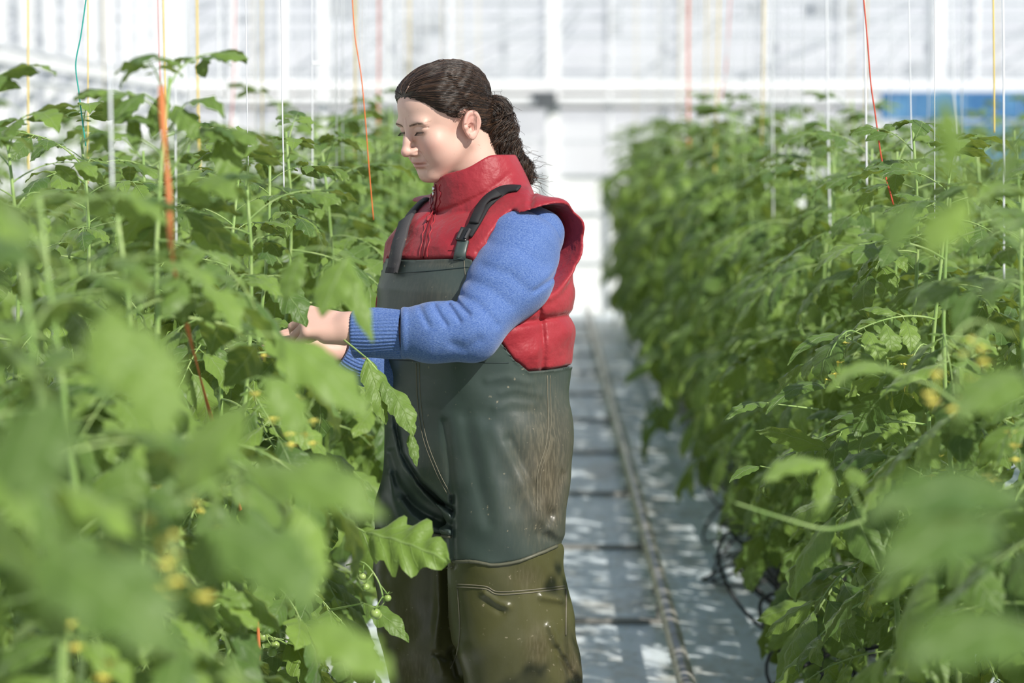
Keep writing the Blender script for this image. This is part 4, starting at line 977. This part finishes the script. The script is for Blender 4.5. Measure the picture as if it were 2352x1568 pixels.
# far plants: six kinds, each stem + foliage mesh, copied
def far_kind(seed, H_):
    rng = random.Random(seed); sp = stem_pts(rng, 0, 0, H_, 0.0); b = MB(); b.tube(sp, np.linspace(.007, .003, 12), 6); sm = mesh('stem', b.v, b.f, M_STEM, True)
    z = .2; az = rng.uniform(0, 6); ps = []
    while z < H_-.01:
        young = z > H_-.17; az += 2.4+rng.uniform(-.3, .3); pos = [np.interp(z, sp[:, 2], sp[:, i]) for i in range(3)]; top = H_-z
        pk = (LQY if young else LQ)[rng.randrange(2 if young else 5)]; pit = -.75*max(0, 1-top/.22)+rng.uniform(-.15, .25)+.3*(1-z/H_)
        M = Matrix.Translation(pos) @ Euler((rng.uniform(-.3, .3), pit, az), 'XYZ').to_matrix().to_4x4() @ Matrix.Scale(rng.uniform(.85, 1.15), 4)
        ps.append(xf(pk, M)); z += .03 if young else .06
    V, F, U_, Cc, MI = [], [], [], [], []; n = 0
    for v, f, uv, c, mi in ps: V.append(v); F.append(f+n); U_.append(uv); Cc.append(c); MI.append(mi); n += len(v)
    return sm, lmesh('foliage', [np.vstack(V), np.vstack(F), np.vstack(U_), np.concatenate(Cc), np.concatenate(MI)])
KINDS_ = [far_kind(50+i, 1.30+.04*(i % 3)) for i in range(6)]
proto = []
def far_plant(x, y, rz, k, sc, label, group):
    if k >= len(proto) or proto[k] is None: pass
    sm, fm = KINDS_[k]; r = empty('tomato_plant', (x, y, .16)); r.rotation_euler = (0, 0, rz); r.scale = (sc, sc, sc); props(r, label, 'tomato plant', group)
    obj('stem', sm, r); obj('foliage', fm, r); return r

# ---- single leaves and stalks that stand out around the woman and along the path
def hero_leaf(base, tip, width, plant, tintv=.5, lob=.3, droop=.8, up=(0, -.5, 1), stalk=None, lobes=3.0, seed=0):
    rng = random.Random(seed+int(base[0]*7+base[1])); Y0 = base[2]; left = base[0] < 1200
    Y1 = (LM if left else RM).get(Y0, Y0); k = Y1/Y0; base = (base[0], base[1], Y1); tip = (tip[0], tip[1], tip[2]*k); width *= k
    if stalk: stalk = [(q[0], q[1], q[2]*k) for q in stalk]
    plant = PL[min((q for q in PL if q[0] == ('left' if left else 'right') and q[1] == 'in'), key=lambda q: abs(PL[q].location[1]-Y1))]
    a = P(*base); b_ = P(*tip); ch = b_-a; L0 = np.linalg.norm(ch)
    v, f, uv = leaflet(L0, width, 22, 6, rng, lobes=lobes, lob=lob, droop=droop, curl=.35)
    m = 13; t0 = v[-7]; s = L0/np.linalg.norm(t0); v = v*np.array((s, 1, s))
    t0 = v[-7]; x1 = t0/np.linalg.norm(t0); y1 = np.cross((0, 0, 1.), x1); y1 /= np.linalg.norm(y1); z1 = np.cross(x1, y1)
    X = ch/L0; u = np.array(up, float); u = u-X*(u @ X); u /= np.linalg.norm(u); Y = np.cross(u, X)
    M = np.stack([X, Y, u], 1) @ np.stack([x1, y1, z1], 1).T
    parts = [(v @ M.T+a, f, uv, 0, tintv)]
    if stalk:
        q = [P(*q) for q in stalk]+[a]; tv, tf, tu = tube_np(spl(q, 14), np.linspace(.0026, .0014, 14), 6); parts.append((tv, tf, tu, 1, .5))
    pk = pack(parts); base_ = np.array(plant.matrix_world.translation) if False else np.array(plant.location); pk[0] = pk[0]-base_
    return obj('leaf', lmesh('leaf', pk), plant)

LM = {4.25: 3.3, 4.35: 3.4, 4.3: 4.3, 3.9: 2.9, 3.7: 2.7, 3.5: 2.6, 3.3: 2.2, 3.2: 2.1, 3.0: 2.1, 2.9: 1.9, 2.6: 1.8, 2.5: 1.7, 2.3: 1.65, 4.0: 3.8}
RM = {3.8: 3.3, 3.7: 3.2, 3.6: 3.1, 3.0: 2.4, 2.9: 2.3, 2.7: 2.1, 2.6: 2.05, 2.5: 1.9, 2.45: 1.85, 2.3: 1.8}
# ================================================================== the rows
rp = random.Random(21)
plants = []
# plants close to the camera and around the person: (x, y, height, side, label, trusses)
def desc(side, line, i, y):
    if side == 'left':
        return ('first', 'second', 'third', 'fourth', 'fifth', 'sixth', 'seventh', 'eighth', 'ninth', 'tenth', 'eleventh', 'twelfth', 'thirteenth')[i]
    return ('first', 'second', 'third', 'fourth', 'fifth', 'sixth', 'seventh', 'eighth', 'ninth', 'tenth', 'eleventh', 'twelfth', 'thirteenth')[i]
LN = {'in': ('path side', 0), 'out': ('outer side', 1)}
NEAR = []
def line(side, x, y0, y1, step, which, hts=None):
    y = y0; i = 0
    while y < y1:
        yy = y+rp.uniform(-.06, .06)
        NEAR.append((side, x+rp.uniform(-.04, .04), yy, (hts or {}).get(i, 1.50+rp.uniform(-.08, .05)), which, i)); y += step; i += 1
line('left', -.56, 1.80, 8.2, .40, 'in', {0: 1.38, 1: 1.42, 2: 1.42, 3: 1.43, 4: 1.42, 5: 1.60, 6: 1.44, 7: 1.43, 8: 1.46})
line('left', -.96, 3.5, 8.2, .42, 'out', {2: 1.50, 3: 1.46})
line('right', .78, 1.95, 8.2, .40, 'in', {0: 1.45, 1: 1.40, 2: 1.38, 3: 1.36, 4: 1.36, 5: 1.42, 6: 1.40, 7: 1.46})
line('right', 1.19, 3.9, 8.2, .42, 'out', {})
ORD = ('first', 'second', 'third', 'fourth', 'fifth', 'sixth', 'seventh', 'eighth', 'ninth', 'tenth', 'eleventh', 'twelfth', 'thirteenth', 'fourteenth', 'fifteenth', 'sixteenth')
EX = {('left', 'in', 4): [(1.02, .2, 'f'), (.75, -.6, 'f')], ('left', 'in', 5): [(1.05, -.3, 'f')], ('left', 'in', 1): [(.85, .5, 'f')], ('left', 'in', 2): [(.80, .3, 'f'), (1.0, -.9, 'f')], ('left', 'in', 7): [(.62, -.8, 't')],
      ('left', 'in', 8): [(.8, -1.2, 'f')], ('right', 'in', 4): [(1.08, 3.6, 'f')], ('right', 'in', 6): [(.95, 3.9, 'f'), (.7, 3.6, 't')], ('right', 'in', 3): [(1.1, 3.3, 'f')], ('right', 'in', 7): [(1.1, 4, 'f')]}
PL = {}
for side, x, y, H_, w, i in NEAR:
    n = ORD[i]
    pos = 'nearest' if i == 0 else n+' nearest'
    if side == 'left': lab = f'leafy tomato plant left of the path, {pos} in the {"inner" if w == "in" else "outer"} line of that row'
    else: lab = f'leafy tomato plant right of the path, {pos} in the {"inner" if w == "in" else "outer"} line of that row'
    PL[(side, w, i)] = near_plant(x, y, H_, side, lab, random.Random(1000+i*7+(0 if side == 'left' else 300)+(0 if w == 'in' else 90)), extra=EX.get((side, w, i)))
li = lambda i: PL[('left', 'in', i)]
ri = lambda i: PL[('right', 'in', i)]
H_ = hero_leaf
H_((800, 585, 4.25), (738, 728, 4.2), .085, None, .75, stalk=[(640, 600, 4.3), (720, 570, 4.28)], droop=.5)
H_((795, 600, 4.35), (857, 790, 4.3), .050, None, .7, stalk=[(760, 590, 4.3)], droop=.5)
H_((690, 590, 4.35), (655, 690, 4.33), .06, None, .6, droop=.5)
H_((625, 640, 4.5), (702, 752, 4.45), .075, None, .1, droop=.6)
H_((640, 770, 3.9), (850, 965, 3.85), .115, None, .8, lob=.2, droop=.9, stalk=[(520, 800, 3.9), (580, 770, 3.9)])
H_((610, 860, 3.7), (700, 1000, 3.7), .085, None, .7, droop=.6)
H_((842, 822, 4.6), (885, 975, 4.58), .062, None, .75, lob=.35, droop=.5, stalk=[(740, 740, 4.7), (790, 780, 4.65)])
H_((872, 862, 4.6), (905, 950, 4.57), .035, None, .6, droop=.5)
H_((895, 885, 4.6), (950, 1003, 4.56), .058, None, .7, lob=.2, droop=.7, stalk=[(842, 822, 4.6), (870, 855, 4.6)])
H_((942, 995, 4.58), (957, 1072, 4.56), .026, None, .5, droop=.4)
H_((838, 1222, 4.3), (1035, 1292, 4.2), .135, None, .85, lob=.55, droop=.5, up=(.2, -1, .6), stalk=[(700, 1170, 4.4), (770, 1185, 4.35)], lobes=3.6)
H_((835, 1385, 4.5), (938, 1476, 4.45), .055, None, .45, droop=1.1, stalk=[(760, 1400, 4.6)])
H_((560, 1080, 3.2), (880, 1195, 3.15), .12, None, .6, lob=.2, droop=.9, stalk=[(420, 1150, 3.2)])
H_((690, 1165, 3.5), (705, 1400, 3.45), .085, None, 1.0, droop=.5, up=(.5, -1, .3))
H_((700, 1420, 3.0), (905, 1560, 2.95), .085, None, .9, droop=.7)
H_((560, 930, 3.3), (420, 1160, 3.25), .11, None, .7, droop=.8)
H_((330, 740, 2.9), (380, 1020, 2.85), .10, None, .7, droop=.5)
H_((250, 700, 2.9), (260, 900, 2.85), .09, None, .75, droop=.5)
H_((120, 900, 2.5), (30, 1150, 2.45), .11, None, .15, droop=.7)
H_((480, 1200, 2.6), (730, 1400, 2.55), .12, None, .2, droop=.9)
H_((100, 1250, 2.3), (400, 1500, 2.25), .14, None, .15, droop=.8)
H_((380, 300, 4.0), (265, 285, 3.95), .050, None, .25, droop=1.3, stalk=[(385, 345, 3.98)])
H_((372, 215, 4.0), (350, 318, 3.97), .050, None, .45, droop=.6)
H_((330, 215, 4.0), (262, 290, 3.95), .045, None, .3, droop=.9, stalk=[(385, 250, 3.98)])
H_((300, 262, 4.0), (312, 352, 3.98), .030, None, .1, droop=.5)
H_((400, 245, 4.0), (450, 320, 3.95), .055, None, .55, droop=.8)
H_((425, 240, 4.0), (518, 272, 3.95), .040, None, .45, droop=1.3, stalk=[(388, 300, 3.98)])
H_((440, 300, 4.0), (545, 335, 3.95), .055, None, .5, droop=1.1)
H_((500, 320, 4.0), (535, 435, 3.95), .060, None, .55, droop=.7, stalk=[(392, 400, 3.98), (440, 320, 3.98)])
H_((2195, 400, 2.6), (2162, 215, 2.55), .034, None, .9, droop=.3, up=(.3, -1, 0), stalk=[(2352, 560, 2.6), (2260, 470, 2.6)])
H_((2230, 430, 2.6), (2055, 395, 2.5), .050, None, .9, droop=.9)
H_((2215, 450, 2.6), (2130, 590, 2.55), .060, None, .95, droop=.5)
H_((2090, 470, 2.9), (2045, 590, 2.85), .045, None, .3, droop=.5)
H_((2300, 430, 2.7), (2352, 300, 2.65), .05, None, .4, droop=.5)
H_((1900, 1032, 4.7), (1735, 988, 4.6), .058, None, .6, droop=.7, up=(-.2, .8, .7), stalk=[(2000, 1040, 4.8)])
H_((1900, 885, 4.7), (1758, 950, 4.6), .048, None, .3, droop=1.2, stalk=[(2040, 960, 4.8), (1960, 900, 4.75)])
H_((1760, 925, 4.75), (1660, 968, 4.65), .036, None, .35, droop=.9, stalk=[(1880, 940, 4.8)])
H_((1945, 775, 4.7), (1808, 838, 4.6), .042, None, .35, droop=1.3, stalk=[(1990, 800, 4.75)])
H_((1745, 1070, 4.7), (1675, 1108, 4.65), .030, None, .3, droop=.8, stalk=[(1850, 1090, 4.75)])
H_((2090, 868, 3.7), (1902, 895, 3.6), .062, None, .9, droop=1.2, up=(0, -.3, 1), stalk=[(2230, 960, 3.8), (2150, 890, 3.75)])
H_((1900, 1062, 3.6), (1752, 1112, 3.5), .058, None, .9, droop=.9)
H_((1905, 1075, 3.6), (1885, 1182, 3.55), .036, None, .7, droop=.4)
H_((1950, 1075, 3.6), (1985, 1120, 3.55), .035, None, .75, droop=.4, stalk=[(1985, 1190, 3.65), (1960, 1130, 3.6)])
H_((1690, 1155, 3.8), (1630, 1112, 3.75), .010, None, .7, droop=.3, stalk=[(1985, 1195, 3.8), (1900, 1215, 3.8), (1800, 1190, 3.8)])
H_((2352, 1130, 2.5), (1985, 1190, 2.4), .095, None, .12, droop=.9)
H_((2300, 1200, 2.45), (2020, 1330, 2.35), .10, None, .12, droop=.8)
H_((2380, 1440, 2.3), (2085, 1530, 2.2), .11, None, .08, droop=.8)
H_((2340, 850, 3.0), (2200, 960, 2.9), .085, None, .5, droop=.6)
H_((2230, 680, 3.0), (2352, 640, 2.9), .06, None, .2, droop=.6)
for px_, py_, Y_, k_ in ((590, 795, 3.9, 'f'), (555, 880, 3.5, 'f'), (600, 885, 3.6, 'f'), (368, 1055, 2.9, 'f'), (240, 1145, 2.3, 'f'), (262, 1160, 2.3, 'f'), (2290, 755, 2.8, 'f'), (2330, 770, 2.8, 'f'), (795, 1298, 4.45, 't'), (1985, 770, 4.6, 'f')):
    w_ = P(px_, py_, Y_); sd_ = 'left' if px_ < 1200 else 'right'
    pk_ = PL[min((q for q in PL if q[0] == sd_ and q[1] == 'in'), key=lambda q: abs(PL[q].location[1]-Y_))]
    flower_truss(pk_, w_-np.array(pk_.location), -.6 if sd_ == 'left' else 3.7, k_, random.Random(px_))
def far_line(x, y0, y1, step, nm, sc0=1.06, keep=1.0):
    y = y0
    while y < y1:
        r = far_plant(x+rp.uniform(-.05, .05), y+rp.uniform(-.08, .08), rp.uniform(0, 6.28), rp.randrange(6), sc0*rp.uniform(.95, 1.06),
                  f'tomato plant in the blurred far part of the {nm} row', f'far plants of the {nm} tomato row'); y += step
far_line(-.56, 8.5, 20.8, .42, 'left'); far_line(-.98, 8.6, 20.8, .44, 'left')
far_line(.78, 8.5, 20.8, .42, 'right'); far_line(1.20, 8.6, 20.8, .44, 'right')
far_line(-2.3, 9.4, 20.8, .62, 'second left', 1.07); far_line(-2.7, 10.5, 20.8, .75, 'second left', 1.07)
far_line(2.5, 10.5, 20.8, .6, 'second right', 1.07); far_line(2.9, 11.5, 20.8, .7, 'second right', 1.07)
# ---- twines
TOPZ = 3.4
TW = {k: mat('twine_'+k, c, r) for k, c, r in (('white', (.78, .80, .82), .5), ('yellow', (.80, .60, .14), .6), ('orange', (.80, .18, .04), .6), ('red', (.62, .08, .04), .6), ('teal', (.02, .35, .28), .6), ('pink', (.72, .32, .30), .6))}
def twine(col, pts, Y, r, label, flat=None):
    p = [P(a, b, Y if not isinstance(Y, tuple) else Y[0]+(Y[1]-Y[0])*i/(len(pts)-1)) for i, (a, b) in enumerate(pts)]
    p0 = p[0]; q = [v3(p0[0], p0[1], TOPZ)]+p; b = MB()
    s = np.vstack([[q[0]], np.array(q[1:])]) if len(q) < 4 else np.vstack([[q[0]], spl(q[1:], 40)])
    b.tube(s, r, 6); props(b.build('twine', TW[col], None, True), label, 'twine')
twine('yellow', [(64, -20), (65, 330), (66, 390)], 6.2, .0024, 'yellow twine hanging nearest the left edge of the view')
twine('teal', [(199, -10), (186, 80), (174, 147), (181, 210), (187, 260), (197, 335)], 5.0, .0015, 'kinked teal green twine above the left row')
twine('yellow', [(202, -20), (202, 380), (202, 420)], 5.6, .0015, 'thin yellow twine just beside the kinked teal one')
twine('white', [(250, -20), (253, 200), (258, 430)], 3.3, .0020, 'blurred white twine left of the tallest plant')
twine('pink', [(362, -20), (365, 100), (369, 200)], 4.1, .0012, 'pink twine running down into the orange band')
twine('yellow', [(374, -20), (378, 150), (383, 300)], 4.2, .0014, 'pale yellow twine beside the orange band')
twine('white', [(401, -20), (403, 300), (405, 560)], 4.0, .0014, 'white twine just right of the orange band')
twine('yellow', [(452, -20), (455, 250), (460, 400)], 6.6, .0032, 'thick yellow twine in front of the corner post')
twine('white', [(502, -20), (503, 200), (504, 320)], 8.5, .0042, 'blurred white twine right of the thick yellow one')
twine('pink', [(541, -20), (536, 200), (527, 330)], 9.0, .0030, 'slanting pink twine left of the sharp white pair')
twine('white', [(564, -20), (567, 200), (570, 380)], 5.0, .0012, 'thin sharp white twine, left one of the sharp pair')
twine('white', [(646, -20), (648, 200), (652, 430)], 4.9, .0017, 'bright sharp white twine, right one of the sharp pair')
twine('white', [(716, -20), (717, 200), (718, 440)], 6.0, .0019, 'white twine carrying a small white tag')
b = MB(); q = P(727, 145, 6.0); b.bbox(q[0]-.012, q[0]+.012, 5.998, 6.002, q[2]-.006, q[2]+.006, .001)
props(b.build('tag', TW['white']), 'small white tag clipped on a white twine', 'tag')
twine('orange', [(808, -20), (815, 80), (829, 170), (838, 260), (848, 390), (858, 505)], 5.3, .0014, 'thin orange twine hanging left of the woman')
twine('orange', [(870, -20), (870, 120), (868, 330)], 11, .0035, 'faint blurred orange twine close to the face of the woman')
twine('orange', [(1581, -20), (1580, 150), (1582, 350)], 12, .0060, 'broad blurred orange twine over the right row')
twine('yellow', [(1652, -20), (1648, 180), (1642, 400)], 10, .0032, 'blurred yellow twine right of the broad orange one')
twine('red', [(1678, -20), (1668, 150), (1655, 230)], 11, .0028, 'blurred slanting red twine over the right row')
twine('white', [(1775, -20), (1775, 250), (1776, 500)], 8, .0022, 'blurred white twine over the middle of the right row')
twine('white', [(1898, -20), (1902, 300), (1908, 600)], 6.6, .0026, 'long white twine reaching deep into the right row')
twine('white', [(1984, -20), (1988, 200), (1991, 425)], 5.6, .0024, 'white twine crossed by the wavy red one')
twine('red', [(1982, -20), (1993, 100), (2000, 190), (2010, 260), (2026, 370), (2052, 470)], 5.2, .0017, 'wavy orange red twine over the right row')
twine('white', [(2087, -20), (2091, 200), (2095, 370)], 5.6, .0014, 'thin white twine right of the wavy red one')
twine('white', [(2146, -20), (2147, 200), (2147, 590)], 4.9, .0010, 'hair thin sharp white twine at the right')
twine('white', [(2186, -20), (2190, 200), (2196, 380)], 8, .0028, 'blurred white twine before the blue screen')
twine('yellow', [(2281, -20), (2283, 150), (2284, 305)], 5.6, .0020, 'yellow twine before the blue screen')
twine('white', [(2303, -20), (2305, 150), (2306, 640)], 4.3, .0018, 'white twine nearest the right edge of the view')
b = MB(); pl = spl([P(370, 196, 3.3), P(376, 300, 3.25), P(386, 420, 3.2), P(392, 555, 3.2), P(410, 670, 3.4), P(432, 760, 3.8), P(484, 955, 4.4), P(508, 1020, 4.4), P(560, 1200, 4.5), P(585, 1330, 4.5), P(594, 1480, 4.5), P(590, 1568, 4.5)], 110)
for i in range(len(pl)-1):
    pass
wv = np.abs(np.sin(np.arange(110)*.16+.8))*.0030+.0012; vs = []; 
for i, q in enumerate(pl): a = i*.16; e = v3(math.cos(a)*.3+.7, math.sin(a)*.3, 0); e /= np.linalg.norm(e); o2 = np.cross(e, (0, 0, 1))*.0012; vs += [q-e*wv[i]-o2, q+e*wv[i]-o2, q+e*wv[i]+o2, q-e*wv[i]+o2]
fc = [(i*4+k, i*4+(k+1) % 4, i*4+4+(k+1) % 4, i*4+4+k) for i in range(109) for k in range(4)]
props(obj('orange_band', mesh('orange_band', vs, fc, mat('orange_tape', (.60, .19, .06), .6), True)), 'twisted orange tape band wound down the tallest tomato plant', 'tape')
tb = MB(); tb.tube([(0, 0, 0), (.004, 0, .7), (0, 0, 2.0)], .0016, 5); twm = mesh('twine', tb.v, tb.f, TW['white'], True)
tb2 = MB(); tb2.tube([(0, 0, 0), (.004, 0, .7), (0, 0, 2.0)], .0024, 5); twy = mesh('twine', tb2.v, tb2.f, TW['yellow'], True)
for x, y0, st_, nm in ((-.56, 6.4, .42, 'left'), (-.98, 6.8, .6, 'left'), (.78, 7.4, .42, 'right'), (1.20, 7.2, .6, 'right'), (2.5, 11, .9, 'second right'), (-2.3, 10, .9, 'second left')):
    y = y0; k = 0
    while y < 20.8:
        yl = (k % 7 == 3); o = obj('twine', twy if yl else twm, None, (x+rp.uniform(-.04, .04), y, 1.4)); k += 1
        props(o, f'{"yellow" if yl else "white"} support twine hanging over the far part of the {nm} row', 'twine', f'{"yellow" if yl else "white"} twines over the {nm} row'); y += st_
b = MB()
for x in (-.56, -.98, .78, 1.2, -2.3, 2.5): b.tube([(x, 1.5, TOPZ), (x, 21.5, TOPZ)], .003, 5)
props(b.build('trim_12', M_GALV), 'steel crop wires running above the rows', kind='structure')
